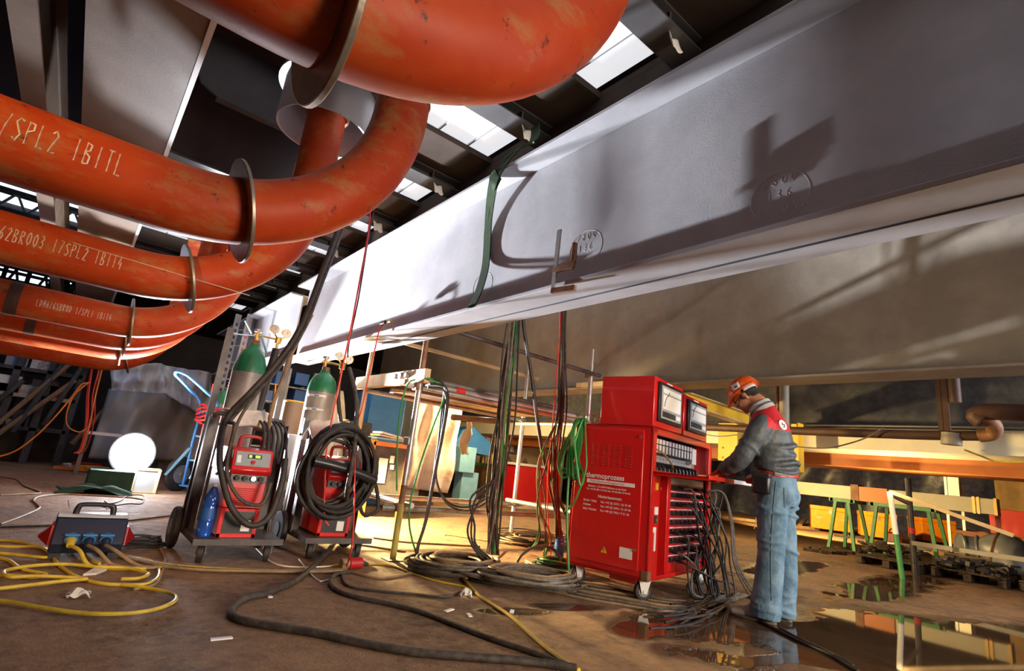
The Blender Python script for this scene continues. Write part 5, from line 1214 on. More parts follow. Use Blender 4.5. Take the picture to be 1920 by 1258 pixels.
# toolbox, board, papers by the lamp
c = G(198, 925); MB_ = MB().bx(c.x-.22, c.x+.25, c.y, c.y+.45, 0, .27); o = MB_.build('tool_case', 'green_dk', bevel=.01); tag(o, 'dark green case on the floor left of the framed board under the floodlight', 'case')
rag('dark green cloth crumpled in front of the green case', (c.x-.12, c.y-.12, 0), .33, .14, .07, 'green_dk', 'cloth', 'cloth', 9)
p0 = G(243, 924); p1 = G(288, 926); t = thing('framed_board', 'small pale framed board leaning on edge below the floodlight', 'board', (p0+p1)/2)
w = MB().prism([p0, p1, p1+V((.02, .1, .30)), p0+V((.02, .1, .30))], (0, .02, 0)); w.build('board', 'panel', t)
w = MB()
q = [p0, p1, p1+V((.02, .1, .30)), p0+V((.02, .1, .30))]
for k in range(4): w.bar(q[k], q[(k+1) % 4], .035, .035)
w.build('frame', 'wood', t)
for k, (x, y, m) in enumerate(((135, 882, 'cable_orange'), (150, 878, 'paper'), (170, 884, 'yellow'), (160, 880, 'red_dark'))):
    c = G(x, y); tag(MB().box(c+V((0, 0, .03+.02*k)), (.5-.06*k, .3, .04), Matrix.Rotation(.3*k, 3, 'Z')).build('packaging', m), ['orange', 'white', 'yellow', 'dark red'][k]+' flattened packaging on the floor left of the green case', 'packaging')
# blue hand truck with cylinder and red hose
hx, hy = G(328, 922).x+.16, G(328, 922).y-.1; HT = Matrix.Translation((hx, hy, 0)) @ Matrix.Rotation(math.radians(-58), 4, 'Z') @ Matrix.Translation((-hx, -hy, 0))
t = thing('hand_truck', 'blue tubular hand truck with two big wheels carrying a gas cylinder', 'hand truck', (hx, hy, 0))
for s in (-1, 1):
    w = MB(HT).tube([V((hx+.26*s-.035, hy, .24)), V((hx+.26*s+.035, hy, .24))], [.245, .245], 36); wh = w.build('wheel', 'black', t, bevel=.03)
    MB(HT).tube([V((hx+.26*s-.04, hy, .24)), V((hx+.26*s+.04, hy, .24))], [.13, .13], 28).build('rim', 'steel_dull', wh); MB(HT).cyl((hx+.26*s-.06, hy, .24), (hx+.26*s+.06, hy, .24), .03, n=12).build('hub', 'brass', wh)
for s in (-1, 1):
    MB(HT).tube(spline([(hx+.17*s, hy+.02, .1), (hx+.17*s, hy, .7), (hx+.17*s, hy-.02, 1.25), (hx+.15*s-.05, hy-.25, 1.45), (hx+.12*s-.12, hy-.50, 1.62)], 5), .02, 10).build('side_tube', 'blue', t)
    MB(HT).bar((hx+.17*s, hy-.02, .62), (hx+.24*s, hy-.25, .22), .03, .03).build('strut', 'blue_lt', t)
MB(HT).tube(spline([(hx-.24, hy-.50, 1.62), (hx-.16, hy-.56, 1.65), (hx-.08, hy-.56, 1.65), (hx, hy-.50, 1.62)], 4), .02, 10).build('handle', 'blue', t)
for z in (.45, .8, 1.15): MB(HT).tube(spline([(hx-.17, hy, z), (hx-.1, hy+.05, z), (hx+.1, hy+.05, z), (hx+.17, hy, z)], 4), .014, 8).build('cross_tube', 'blue_lt', t)
MB(HT).bx(hx-.2, hx+.2, hy-.02, hy+.36, .08, .10).build('toe_plate', 'blue', t)
cylinder('grey-mauve gas cylinder standing on the blue hand truck', hx+.19, hy+.12, .10, .14, 1.42); regulator('small brass regulator on the hand truck cylinder', hx+.21, hy+.12, 1.56)
w = MB(HT); P = []
for k in range(6*20+1):
    a = 2*PI*k/20; q = k/20; P.append(V((hx+(.22+.02*math.sin(q*2))*math.cos(a), hy+.03+(.12+.02*math.cos(q*3))*math.sin(a), .98+.045*q+.03*math.sin(a*2+q))))
tag(w.tube(P, .014, 7).build('hose_coil', 'cable_red'), 'red hose wound round the blue hand truck', 'hose')
cable([AY(x, y, hy-.3) for x, y in ((400, 720), (392, 760), (380, 800), (372, 840))], .007, 'cable_red', 'thin red hose dropping from the hand truck cylinder')
# ladder / perforated rails
t = thing('ladder', 'light steel perforated ladder leaning up towards the lowest pipe', 'ladder', AY(372, 900, 9.4))
e0 = (AY(372, 900, 9.2), AY(448, 590, 9.9)); e1 = (AY(392, 900, 9.2), AY(470, 590, 9.9))
for k, (a, b_) in enumerate((e0, e1)):
    d = (b_-a); a2 = a-d*(a.z/d.z) ; MB().bar(a2, b_, .095, .03, (0, 1, 0)).build('rail', 'steel' if k else 'steel_dull', t)
    w = MB()
    for q in range(16):
        p = a.lerp(b_, .3+.042*q); w.box(p+V((0, -.022, 0)), (.035, .012, .055))
    w.build('rail_holes', 'cable_orange' if k else 'dark', t)
for q in range(9):
    p = a2.lerp(b_, .1+.1*q); p0 = (e0[0]-(e0[1]-e0[0])*(e0[0].z/(e0[1]-e0[0]).z)).lerp(e0[1], .1+.1*q); MB().cyl(p0, p, .012, n=8).build('rung', 'steel_dull', t)
# hanging pale sheets at the back
def sheetp(label, pxs, Y, m='sheet', name='plastic_sheet', amp=.10, seed=1, cat='sheet'):
    q = [AY(x, y, Y) for x, y in pxs]; rr = random.Random(seed); a0, a1, a2 = (rr.uniform(0, 6) for _ in range(3))
    def P(u, v):
        p = q[0]*(1-u)*(1-v)+q[1]*u*(1-v)+q[2]*u*v+q[3]*(1-u)*v
        return p + V((0, amp*(math.sin(7*u+a0+2*v)+.6*math.sin(15*u+a1-3*v)+.4*math.sin(11*v+a2)+.45*math.sin(27*u+6*v+a0)), 0))
    return tag(MB().grid(P, 44, 24).build(name, m, thick=.006), label, cat)
sheetp('pale plastic sheet hung behind the floodlight below the lowest pipe', ((207, 688), (305, 680), (312, 738), (210, 732)), 11.6, seed=1)
sheetp('second pale sheet hung beside the gas cylinder on the hand truck', ((303, 683), (400, 700), (395, 790), (312, 740)), 11.7, seed=2)
sheetp('large dull grey sheet behind the floodlight reaching the floor', ((205, 728), (400, 745), (395, 865), (165, 860)), 12.1, 'panel', seed=3)
w = MB().bx(-6, 1.6, 13.2, 13.3, 0, .55); tag(w.build('low_barrier', 'dark'), 'low dark barrier along the far left floor', 'barrier')
p0 = AY(158, 808, 11); p1 = AY(232, 815, 11); t = thing('bench', 'low grey bench with a white edge left of the floodlight', 'bench', V(((p0.x+p1.x)/2, 11.2, 0)))
MB().bx(p0.x, p1.x+.4, 11, 11.5, p0.z-.04, p0.z).build('bench_top', 'white', t)
for xx in (p0.x+.05, p1.x+.35):
    for yy in (11.05, 11.45): MB().bx(xx-.025, xx+.025, yy-.025, yy+.025, 0, p0.z-.04).build('leg', 'steel_dull', t)
# dark racking with glints
t = thing('storage_rack', 'dark steel storage rack full of clutter at the far left', 'rack', (-1.4, 13.5, 0))
xl = AY(-60, 760, 12.5).x; xr = AY(138, 760, 12.5).x; zt0 = AY(70, 690, 12.5).z
for k in range(4):
    x = xl+(xr-xl)*k/3
    for yy in (12.5, 13.3): MB().bx(x-.05, x+.05, yy-.05, yy+.05, 0, zt0+.6).build('upright', 'dark', t)
for k, z in enumerate((.55, 1.1, 1.55, 1.95, 2.35)):
    MB().bx(xl, xr, 12.45, 13.35, z, z+.06).build('shelf', 'steel_dull' if k in (1, 3) else 'dark', t)
rr = random.Random(12)
for k in range(34):
    z = rr.choice((.61, 1.16, 1.61, 2.01, 2.41)); w_ = rr.uniform(.1, .4); x = rr.uniform(xl+.2, xr-.3); h_ = rr.uniform(.08, .30)
    tag(MB().bx(x-w_/2, x+w_/2, 12.6, 12.6+rr.uniform(.2, .5), z, z+h_).build('storage_box', rr.choice(['steel', 'panel_lt', 'red_dark', 'blue', 'dark', 'steel_dull', 'white'])), 'small dim box among the clutter on the far left storage rack', 'box', 'boxes on the far left rack')
for k in range(6):
    a = V((xl+rr.uniform(0, 2.2), 12.35, rr.uniform(.2, .8))); tag(MB().cyl(a, a+V((rr.uniform(.3, 1.2), .02, rr.uniform(.8, 1.6))), .04, n=8).build('leaning_tube', rr.choice(['dark_wood', 'dark', 'dark_frame'])), 'dim tube leaning against the far left storage rack', 'tube', 'tubes leaning on the far left rack')
cable([AY(x, y, 10.5) for x, y in ((-10, 858), (30, 845), (70, 815), (100, 785), (130, 750), (152, 722), (165, 718))], .012, 'cable_orange', 'orange line sagging across the far left from the rope bundle')
bundle([AY(x, y, 10.6) for x, y in ((182, 690), (172, 740), (165, 790), (150, 840), (143, 850))], 5, .09, .012, ['cable_red', 'red_dark', 'cable_orange'], 'red rope hanging in the bundle below the lowest pipe at the far left', 'red ropes at the far left', 4)
cable([AY(x, y, 10.55) for x, y in ((168, 716), (140, 740), (125, 775), (128, 800), (150, 810), (165, 800))], .010, 'cable_orange', 'orange loop hanging beside the red ropes at the far left')
# far windows and truss between the pipes
q0 = AY(-30, 495, 19.9); q1 = AY(172, 560, 19.9)
o = MB().bx(q0.x-6, q1.x, 19.85, 19.9, 4.05, 4.85).build('window_40', 'window'); struct(o)
o2 = MB().bx(-15, -.7, 19.85, 19.9, 6.45, 6.95).build('window_42', 'window'); struct(o2)
MB().bx(-15, -.7, 19.8, 19.85, 6.66, 6.70).build('window_bars', 'dark', o2)
w = MB()
for k in range(12): x = q0.x-3+(q1.x-q0.x+3)*k/11; w.bx(x-.05, x+.05, 19.78, 19.85, 4.05, 4.85)
for k in range(4): z = 4.1+.22*k; w.bx(q0.x-3, q1.x, 19.78, 19.85, z-.04, z+.04)
w.build('window_bars', 'dark', o)
q0 = AY(178, 530, 19.8); q1 = AY(240, 580, 19.8); o = MB().bx(q0.x, q1.x, 19.8, 19.9, 4.1, 4.9).build('window_41', 'window'); struct(o)
t = thing('roof_truss', 'dark lattice truss in front of the far lit windows between the pipes', 'truss', (-3, 17, 5))
a = AY(-30, 520, 16.5); b_ = AY(160, 552, 16.5); z0 = a.z-.6; z1 = a.z+.35
MB().bx(a.x-3, b_.x, 16.5, 16.6, z0, z0+.12).build('lower_chord', 'dark', t); MB().bx(a.x-3, b_.x, 16.5, 16.6, z1, z1+.1).build('upper_chord', 'dark', t)
n_ = 9
for k in range(n_):
    xa = a.x-3+(b_.x-a.x+3)*k/n_; xb = a.x-3+(b_.x-a.x+3)*(k+1)/n_
    MB().bar((xa, 16.55, z0+.06), ((xa+xb)/2, 16.55, z1), .05, .05).build('diagonal', 'dark', t); MB().bar(((xa+xb)/2, 16.55, z1), (xb, 16.55, z0+.06), .05, .05).build('diagonal', 'dark', t)

t = thing('roof_truss', 'dark lattice truss high up at the left between the two lettered pipes', 'truss', (-6, 14, 4.6))
MB().bx(-12, -.75, 14, 14.1, 4.62, 4.70).build('lower_chord', 'dark', t); MB().bx(-12, -.75, 14, 14.1, 5.02, 5.10).build('upper_chord', 'dark', t)
for k in range(14):
    xa = -.75-.45*k
    MB().bar((xa, 14.05, 4.66), (xa-.22, 14.05, 5.05), .05, .04).build('diagonal', 'steel_dull', t); MB().bar((xa-.22, 14.05, 5.05), (xa-.45, 14.05, 4.66), .05, .04).build('diagonal', 'steel_dull', t)
# ================================================================== MIDDLE BACKGROUND
def boxpx(name, m, x0, x1, y0, y1, Y, dep, label, cat, floor_=True, **k):
    a = AY(x0, (y0+y1)/2, Y); b_ = AY(x1, (y0+y1)/2, Y); zt_ = AY((x0+x1)/2, y0, Y).z; zb = 0 if floor_ else AY((x0+x1)/2, y1, Y).z
    o = MB().bx(a.x, b_.x, Y, Y+dep, zb, zt_).build(name, m, bevel=.01); return tag(o, label, cat, **k)
# blue crate rack behind the cylinders
t = thing('crate_rack', 'dark rack of blue plastic crates behind the two tall cylinders', 'rack', (2.6, 9.3, 0))
a = AY(478, 740, 9); b_ = AY(585, 740, 9)
for x in (a.x, (a.x+b_.x)/2, b_.x):
    for yy in (9.0, 9.6): MB().bx(x-.03, x+.03, yy-.03, yy+.03, 0, AY(530, 688, 9).z).build('upright', 'steel_dull', t)
for y in (722, 755, 790, 840, 890): z = AY(530, y, 9).z; MB().bx(a.x, b_.x, 8.98, 9.62, z-.02, z).build('shelf', 'steel_dull', t)
for k, (x0, x1, y0, y1) in enumerate(((515, 548, 698, 720), (552, 583, 700, 720), (482, 515, 730, 753), (550, 583, 732, 753), (482, 500, 765, 788), (550, 583, 765, 788))):
    p = AY(x0, y1, 9); q = AY(x1, y0, 9); tag(MB().bx(p.x, q.x, 9.02, 9.5, p.z, q.z-.02).build('crate', 'blue_crate', bevel=.01), ['blue crate on the top shelf behind the stickered cylinder, left one', 'blue crate on the top shelf behind the stickered cylinder, right one', 'blue crate right behind the tall left cylinder', 'blue crate on the middle shelf beside the stickered cylinder', 'small blue crate low behind the tall left cylinder', 'blue crate on the lower shelf beside the stickered cylinder'][k], 'crate')
c = AY(545, 790, 6.3); t = thing('drum', 'brown open drum with a bright rim between the two trolleys', 'drum', (c.x, c.y, 0))
MB().lathe((c.x, c.y, 0), [(0, 0), (.12, 0), (.125, .02), (.12, c.z+.22), (.112, c.z+.22), (.105, .05), (0, .05)], n=28).build('drum_body', 'drum', t)
MB().torus((c.x, c.y, c.z+.22), .118, .012, n=28).build('rim', 'yellow', t)  # yellow lamp light on the rim put into its colour
cable([AY(x, y, 5.9) for x, y in ((517, 720), (514, 750), (510, 780), (508, 800))], .007, 'cable_orange', 'thin orange line hanging left of the brown drum')
boxpx('striped_post', 'white', 527, 543, 812, 965, 5.35, .05, 'white board with dark slanting stripes standing between the two trolleys', 'board')
w = MB(); a = AY(527, 960, 5.34); b_ = AY(543, 960, 5.34)
for k in range(4): z = .08+.14*k; w.prism([(a.x, 5.345, z), (b_.x, 5.345, z+.09), (b_.x, 5.345, z+.16), (a.x, 5.345, z+.07)], (0, -.006, 0))
o = w.build('stripe', 'dark', bpy.data.objects['striped_post'])
boxpx('blue_cabinet', 'blue', 690, 757, 735, 830, 8.6, .6, 'tall blue metal cabinet behind the front scaffold pole', 'cabinet')
boxpx('cream_panel', 'cream', 752, 800, 748, 900, 9.3, .08, 'pale cream panel between the blue cabinet and the plastic film', 'panel')
# red framed notice board
t = thing('notice_board', 'orange-red framed dark board with pinned white sheets left of the scaffold pole', 'board', AY(735, 930, 7.0))
a = AY(700, 830, 7.); b_ = AY(768, 826, 7.); zb = AY(730, 935, 7.).z
MB().bx(a.x, b_.x, 7., 7.02, zb, a.z).build('board', 'dark', t)
w = MB()
for x in (a.x, b_.x): w.bx(x-.03, x+.03, 6.97, 7.03, 0, a.z+.02)
w.bx(a.x, b_.x, 6.97, 7.03, a.z-.03, a.z+.03); w.build('frame', 'cable_orange', t)
for k, (x0, x1, y0, y1) in enumerate(((704, 728, 860, 905), (730, 740, 855, 868), (731, 739, 872, 880))):
    p = AY(x0, y1, 6.99); q = AY(x1, y0, 6.99); MB().bx(p.x, q.x, 6.985, 6.995, p.z, q.z).build('sheet', 'paper', t)
a = AY(697, 826, 7.); b_ = AY(752, 822, 7.)
for k in range(3): tag(MB().box(V(((a.x+b_.x)/2, 7.0, a.z+.045+.03*k)), (b_.x-a.x-.06*k, .3, .025), Matrix.Rotation(.06*k, 3, 'Y')).build('folder', ['blue_lt', 'wood', 'paper'][k]), ['light blue folder at the bottom of the papers on the notice board', 'brown folder in the middle of the papers on the notice board', 'white sheet on top of the papers on the notice board'][k], 'folder')
# hot white bag by the warm work lamp
cw = AY(652, 770, 7.9)
def P(u, v):
    a = 2*PI*u; z = v*1.75; r_ = .34*(1-.55*v**2)*(1+.12*math.sin(5*a+3*v)+.08*math.sin(11*a))
    return V((cw.x+r_*math.cos(a)-.12*v, cw.y+.5+r_*math.sin(a), z))
tag(MB().grid(P, 40, 14).build('wrapped_bundle', 'rag', thick=.01), 'white wrapped bundle glaring in lamp light right of the stickered cylinder', 'bundle')
rag('crumpled yellow cloth beside the glaring white bundle', (cw.x+.42, cw.y+.1, .9), .2, .2, .15, 'yellow', 'cloth', 'cloth', 4)
boxpx('pedestal', 'dark', 655, 690, 790, 900, 7.9, .4, 'dark pedestal under the yellow cloth', 'pedestal')
sheetp('wrinkled clear plastic film glowing copper behind the scaffold', ((770, 748), (868, 760), (842, 925), (762, 915)), 9.0, 'film', 'plastic_film', .07, 6)
# light blue machine
xm = AY(878, 930, 9.6); t = thing('pedestal_machine', 'light blue pedestal machine with a switch box behind the scaffold', 'machine', V((xm.x, 9.8, 0)))
a = AY(862, 930, 9.6); b_ = AY(893, 930, 9.6); MB().bx(a.x, b_.x, 9.6, 9.9, 0, AY(878, 885, 9.6).z).build('column', 'blue_lt', t, bevel=.01)
a = AY(860, 885, 9.5); b_ = AY(895, 840, 9.5); MB().bx(a.x, b_.x, 9.5, 9.95, a.z, b_.z).build('switch_box', 'blue_lt', t, bevel=.015)
MB().cyl((a.x+.15, 9.5, b_.z-.12), (a.x+.15, 9.47, b_.z-.12), .03).build('red_button', 'cable_red', t)
q = [AY(x, y, 10.0) for x, y in ((846, 888), (850, 838), (868, 806), (888, 800), (924, 834), (918, 856), (884, 848), (872, 888))]
MB().prism(q, (0, .45, 0)).build('machine_hood', 'blue', t, bevel=.015)
t = thing('work_bench', 'green topped work bench behind the hanging cable bundle', 'bench', V((9.2, 11.5, 0)))
a = AY(885, 866, 11.3); b_ = AY(1010, 872, 11.3); MB().bx(a.x, b_.x, 11.3, 11.9, a.z-.06, a.z).build('bench_top', 'green', t)
for x in (a.x+.05, (a.x+b_.x)/2, b_.x-.05): MB().bx(x-.03, x+.03, 11.3, 11.36, 0, a.z-.06).build('leg', 'rust', t)
for k in range(7):
    x = a.x+.25+(b_.x-a.x-.5)*k/6; tag(MB().lathe((x, 11.6, a.z), [(0, 0), (.07, 0), (.07, .16), (.03, .22), (.03, .26), (0, .26)], n=14).build('can', ['dark', 'brass', 'yellow', 'white', 'dark_wood', 'yellow', 'rust'][k]), 'small '+['black', 'brass coloured', 'yellow', 'white', 'brown', 'bright yellow', 'rusty'][k]+' can on the green work bench, '+['first', 'second', 'third', 'fourth', 'fifth', 'sixth', 'seventh'][k]+' from the left', 'can')
for k in range(6):
    a2 = AY(900+14*k, 815+4*(k % 2), 12.42); tag(MB().tube([a2, a2+V((0, 0, -.5))], [.12, .18], 8).build('work_coat', ['dark_wood', 'rag', 'dark', 'yellow', 'rag', 'dark_wood'][k]), ['brown', 'pale', 'dark', 'yellow', 'off-white', 'rust brown'][k]+' work coat hanging behind the green bench', 'coat')
boxpx('back_panel', 'wood', 880, 1060, 790, 900, 12.6, .1, 'warm lit timber panel behind the green work bench', 'panel')
o = boxpx('red_tool_box', 'red', 967, 1050, 872, 950, 9.8, .8, 'big red metal tool box behind the scaffold, left of the cabinet', 'tool box'); 
a = AY(967, 872, 9.8); b_ = AY(1050, 876, 9.8); tag(MB().bx(a.x-.03, b_.x+.03, 9.75, 10.65, a.z+.004, a.z+.06).build('white_board', 'paper', bevel=.004), 'white board lying on the big red tool box', 'board')
tag(MB().bx(a.x-.2, b_.x+.1, 9.3, 9.7, 0, .14).build('timber_sleeper', 'wood', bevel=.01), 'thick pale timber sleeper on the floor in front of the big red tool box', 'timber')
a = AY(848, 782, 8.3); b_ = AY(935, 790, 8.3); tag(MB().cyl(a, b_, .055, n=14).build('wrapped_tube', 'rust'), 'brown wrapped tube under the scaffold platform at the plastic film', 'tube')
a = AY(880, 790, 8.3); tag(MB().tube(spline([a, a+V((.02, 0, -.15)), a+V((-.05, .02, -.4)), a+V((.0, .0, -.6))], 4), [.05]*5+[.09]*5+[.07]*3, 8).build('hanging_cloth', 'wood'), 'tan cloth hanging from the brown wrapped tube', 'cloth')
rr = random.Random(21)
for k in range(6):
    c = G(690+20*k, 945+3*k); tag(MB().box(c+V((0, 0, .05+.05*(k % 3))), (1.1-.1*k, .14, .05), Matrix.Rotation(-.35+.2*k, 3, 'Z') @ Matrix.Rotation(.08*(k % 2), 3, 'Y')).build('floor_timber', ['concrete', 'wood', 'dark_wood'][k % 3]), 'timber offcut in the heap on the floor behind the scaffold', 'timber', 'timber offcuts behind the scaffold')

# ================================================================== RIGHT BACKGROUND
XP = 6.6
def pipepx(pxs, X, r, m, label, name='brown_pipe'): return tag(MB().tube(spline([AX(x, y, X) for x, y in pxs], 5), r, 16).build(name, m), label, 'pipe')
t = thing('brown_pipe', 'dark brown level pipe under the girder, turning up into a thicker one at right', 'pipe', AX(1700, 815, XP))
MB().tube([AX(1300, 800, XP)] + spline([AX(1500, 808, XP), AX(1700, 815, XP), AX(1820, 817, XP), AX(1848, 817, XP)], 5), .047, 20).build('level_pipe', 'brown_dk', t)
MB().tube(spline([AX(1836, 817, XP), AX(1862, 812, XP-.02), AX(1862, 795, XP-.1), AX(1838, 776, XP-.2)], 6), .062, 18).build('elbow', 'rust', t)
MB().tube(spline([AX(1842, 790, XP-.2), AX(1830, 778, XP-.2), AX(1860, 772, XP-.2), AX(1940, 775, XP-.2)], 6), .075, 18).build('thick_pipe', 'brown_dk', t)
MB().cyl(AX(1784, 812, XP), AX(1784, 834, XP), .085, .085).build('blind_flange', 'girder2', t)
a = AX(1768, 700, XP); b_ = AX(1774, 812, XP); t = thing('pipe_hanger', 'steel hanger strip with short pipe end holding the level brown pipe', 'hanger', b_)
MB().bar(V((a.x, a.y, Z_DK)), V((a.x, a.y, b_.z)), .03, .05).build('strip', 'brown_dk', t); MB().bar(V((a.x, a.y+.05, a.z)), V((a.x, a.y+.05, b_.z)), .02, .04).build('rear_strip', 'brown_dk', t)
MB().cyl(V((a.x, a.y-.08, a.z)), V((a.x, a.y-.08, AX(1782, 755, XP).z)), .05).build('pipe_end', 'brown_dk', t)
a = AX(1470, 712, XP); tag(MB().cyl(V((a.x, a.y, AX(1476, 900, XP).z)), V((a.x, a.y, Z_DK)), .055, n=18).build('drop_pipe', 'girder2'), 'vertical grey-brown pipe behind the man in the hard hat', 'pipe')
a = AX(1458, 715, XP); tag(MB().cyl(V((a.x, a.y, AX(1464, 900, XP).z)), V((a.x, a.y, Z_DK)), .02, n=10).build('drop_rod', 'rust'), 'thin rod beside the vertical pipe behind the man', 'rod')
cable([AX(x, y, XP-.1) for x, y in ((1460, 832), (1500, 838), (1550, 840), (1590, 832), (1625, 820), (1655, 803))], .008, 'cable_grey', 'grey cable sagging under the level brown pipe')
cable([AX(x, y, 8.2) for x, y in ((1808, 843), (1840, 855), (1870, 865), (1930, 866))], .012, 'cable_yellow', 'yellow cable sagging below the cream girder at the far right')
cable([AX(x, y, 5.4) for x, y in ((1310, 812), (1350, 818), (1400, 812), (1440, 806))], .007, 'steel', 'thin grey wire behind the man from the cabinet')
t = thing('yellow_beam', 'yellow steel beam end pointing at the man\'s chin', 'beam', AY(1355, 780, 3.7))
a = V((5.695, 3.7, 1.99)); b_ = AY(1404, 778, 3.7); MB().bar(a, b_, .16, .012).build('flange', 'wood', t); MB().bar(a-V((0, 0, .075)), b_-V((0, 0, .075)), .012, .14).build('web', 'yellow', t); MB().bar(a-V((0, 0, .15)), b_-V((0, 0, .15)), .16, .012).build('flange', 'wood', t)
for k, (x0, x1, y0, y1) in enumerate(((1347, 1392, 815, 866), (1484, 1507, 832, 886))):
    X = 8.0; a = AX(x0, y0, X); b_ = AX(x1, y1, X)
    t = thing('yellow_bracket', ['yellow steel bracket left of the man, above the plug field', 'bright yellow steel bracket right behind the man\'s back'][k], 'bracket', V((X, (a.y+b_.y)/2, b_.z)))
    MB().bx(X, X+.02, min(a.y, b_.y), max(a.y, b_.y), b_.z, 1.93).build('plate', 'yellow', t); MB().bx(X-.16, X, min(a.y, b_.y), min(a.y, b_.y)+.02, b_.z, 1.93).build('side_plate', 'yellow', t)
    w = MB()
    for yy in (.2, .8):
        for zz in (.12, .5): w.cyl((X-.006, a.y+(b_.y-a.y)*yy, b_.z+(a.z-b_.z)*zz), (X+.001, a.y+(b_.y-a.y)*yy, b_.z+(a.z-b_.z)*zz), .018, n=8)
    w.build('bolts', 'rust', t)
# tarpaulin, brown wall, containers
def PT(u, v):
    y = 3.2+12*u; z = 2.6*(1-v); k = math.sin(9*u*3+2*v)+.7*math.sin(23*u*2-3*v)+.5*math.sin(5*v+9*u)
    return V((25.5-.9*v*v+.22*k, y, z))
tag(MB().grid(PT, 90, 20).build('tarpaulin', 'tarp', thick=.02), 'dark blue tarpaulin hanging in folds behind the orange chests', 'tarpaulin')
tag(MB().bx(23, 23.4, -6, 3.7, 0, 4).build('partition', 'wall_brown'), 'brown lit partition behind the red skip at the far right', 'partition')
t = thing('stack_frame', 'white and grey frame with hanging white sheet beside the tarpaulin edge', 'frame', G(1790, 1005))
a = AX(1775, 888, 19.0); b_ = AX(1800, 935, 19.); MB().bx(19, 19.05, min(a.y, b_.y), max(a.y, b_.y), b_.z, a.z).build('sheet', 'paper', t)
for x in (1772, 1800): p = AX(x, 900, 19.2); MB().bx(19.2, 19.26, p.y-.03, p.y+.03, 0, 2.2).build('post', 'steel', t)
def chest(label, p0, p1):
    a = G(*p0); b_ = G(*p1); d = (b_-a); L = d.length; d.normalize(); nrm = V((-d.y, d.x, 0)); nrm = nrm if nrm.x > 0 else -nrm
    h = .76; R = Matrix((d, nrm, V((0, 0, 1)))).transposed(); c = a+d*L/2+nrm*.4
    t = thing('tool_chest', label, 'tool chest', c)
    MB().box(c+V((0, 0, .08+h*.38)), (L, .8, h*.76), R).build('chest_body', 'orange', t, bevel=.01); MB().box(c+V((0, 0, .08+h*.76+.065)), (L+.02, .82, .12), R).build('lid', 'orange', t, bevel=.01)
    for s in (-1, 1): MB().box(c+d*(s*L*.36)+V((0, 0, .04)), (.16, .7, .08), R).build('skid', 'dark', t)
    MB().box(c-nrm*.405+V((0, 0, .08+h*.72)), (.07, .02, .13), R).build('latch', 'steel', t)
    for s in (-1, 1): MB().box(c-nrm*.405+d*(s*L*.3)+V((0, 0, .08+h*.45)), (.14, .015, .03), R).build('handle', 'steel', t)
    return t
chest('leftmost of the three orange tool chests, nearest the man', (1521, 993.6), (1597, 1004))
chest('middle orange tool chest, behind the green trestle legs', (1615, 1008.5), (1684, 1018))
chest('rightmost orange tool chest, partly behind the slanting rail', (1731, 1018), (1796, 1026))
c = G(1850, 1030); c = V((15.5, 3.0, 0))
a = AX(1795, 1000, 14.5); b_ = AX(1935, 1030, 14.5); t = thing('skip', 'long low red skip with orange rim behind the grey duct elbow', 'skip', V((15, (a.y+b_.y)/2, 0)))
MB().bx(14.5, 15.9, b_.y, a.y, 0.05, .62).build('skip_body', 'red', t, bevel=.01); w = MB(); w.bx(14.44, 14.52, b_.y, a.y, .58, .66); w.bx(15.88, 15.96, b_.y, a.y, .58, .66); w.build('rim', 'cable_orange', t)
tag(MB().bx(20, 21.5, .6, 3.4, 0, 1.25).build('red_container', 'red_dark', bevel=.02), 'dull red container far behind the skip at the right edge', 'container')
# trestles with long white beam
XT = 12.6
zb = AX(1600, 937, XT).z
bm0 = AX(1470, 913, XT).y; bm1 = AX(1872, 950, XT).y
t = thing('box_beam', 'long white painted box beam lying on the green trestles', 'beam', V((XT, (bm0+bm1)/2, zb)))
MB().bx(XT-.1, XT+.14, bm1, bm0, zb, zb+.26).build('beam_body', 'cream', t, bevel=.005)
y0 = AX(1668, 930, XT).y; y1 = AX(1608, 925, XT).y; MB().bx(XT-.125, XT+.16, y0, y1, zb-.01, zb+.27).build('orange_sleeve', 'cable_orange', t)
y0 = AX(1612, 925, XT).y; MB().bx(XT-.14, XT+.17, y0-.02, y0+.12, zb-.03, zb+.3).build('clamp_plate', 'rust', t)
for px_ in (1828, 1836, 1868): y0 = AX(px_, 940, XT).y; MB().bx(XT-.115, XT+.15, y0-.02, y0+.02, zb-.01, zb+.275).build('strap', 'brass', t)
def trestle(label, xa, xb):
    ya = AX(xa, 940, XT).y; yb = AX(xb, 950, XT).y; yc = (ya+yb)/2
    t = thing('trestle', label, 'trestle', V((XT, yc, 0)))
    for dx in (-.3, .3): MB().bx(XT+dx-.03, XT+dx+.03, yb, ya, zb-.07, zb-.005).build('top_bar', 'green', t)
    for sx in (-1, 1):
        for y, s in ((ya-.12, 1), (yb+.12, -1)):
            MB().bar((XT+sx*.3, y, zb-.06), (XT+sx*.42, y+s*.12, 0), .055, .055).build('leg', 'green', t)
        MB().bar((XT+sx*.37, yb+.1, .28), (XT+sx*.37, ya-.1, .28), .035, .035).build('brace', 'dark_frame', t)
    for y in (ya-.05, yb+.05): MB().bx(XT-.33, XT+.33, y-.025, y+.025, zb-.075, zb-.01).build('cross_bar', 'green', t)
trestle('green trestle under the left end of the white beam, nearer the man', 1566, 1614)
trestle('green trestle carrying the middle of the white beam', 1640, 1764)
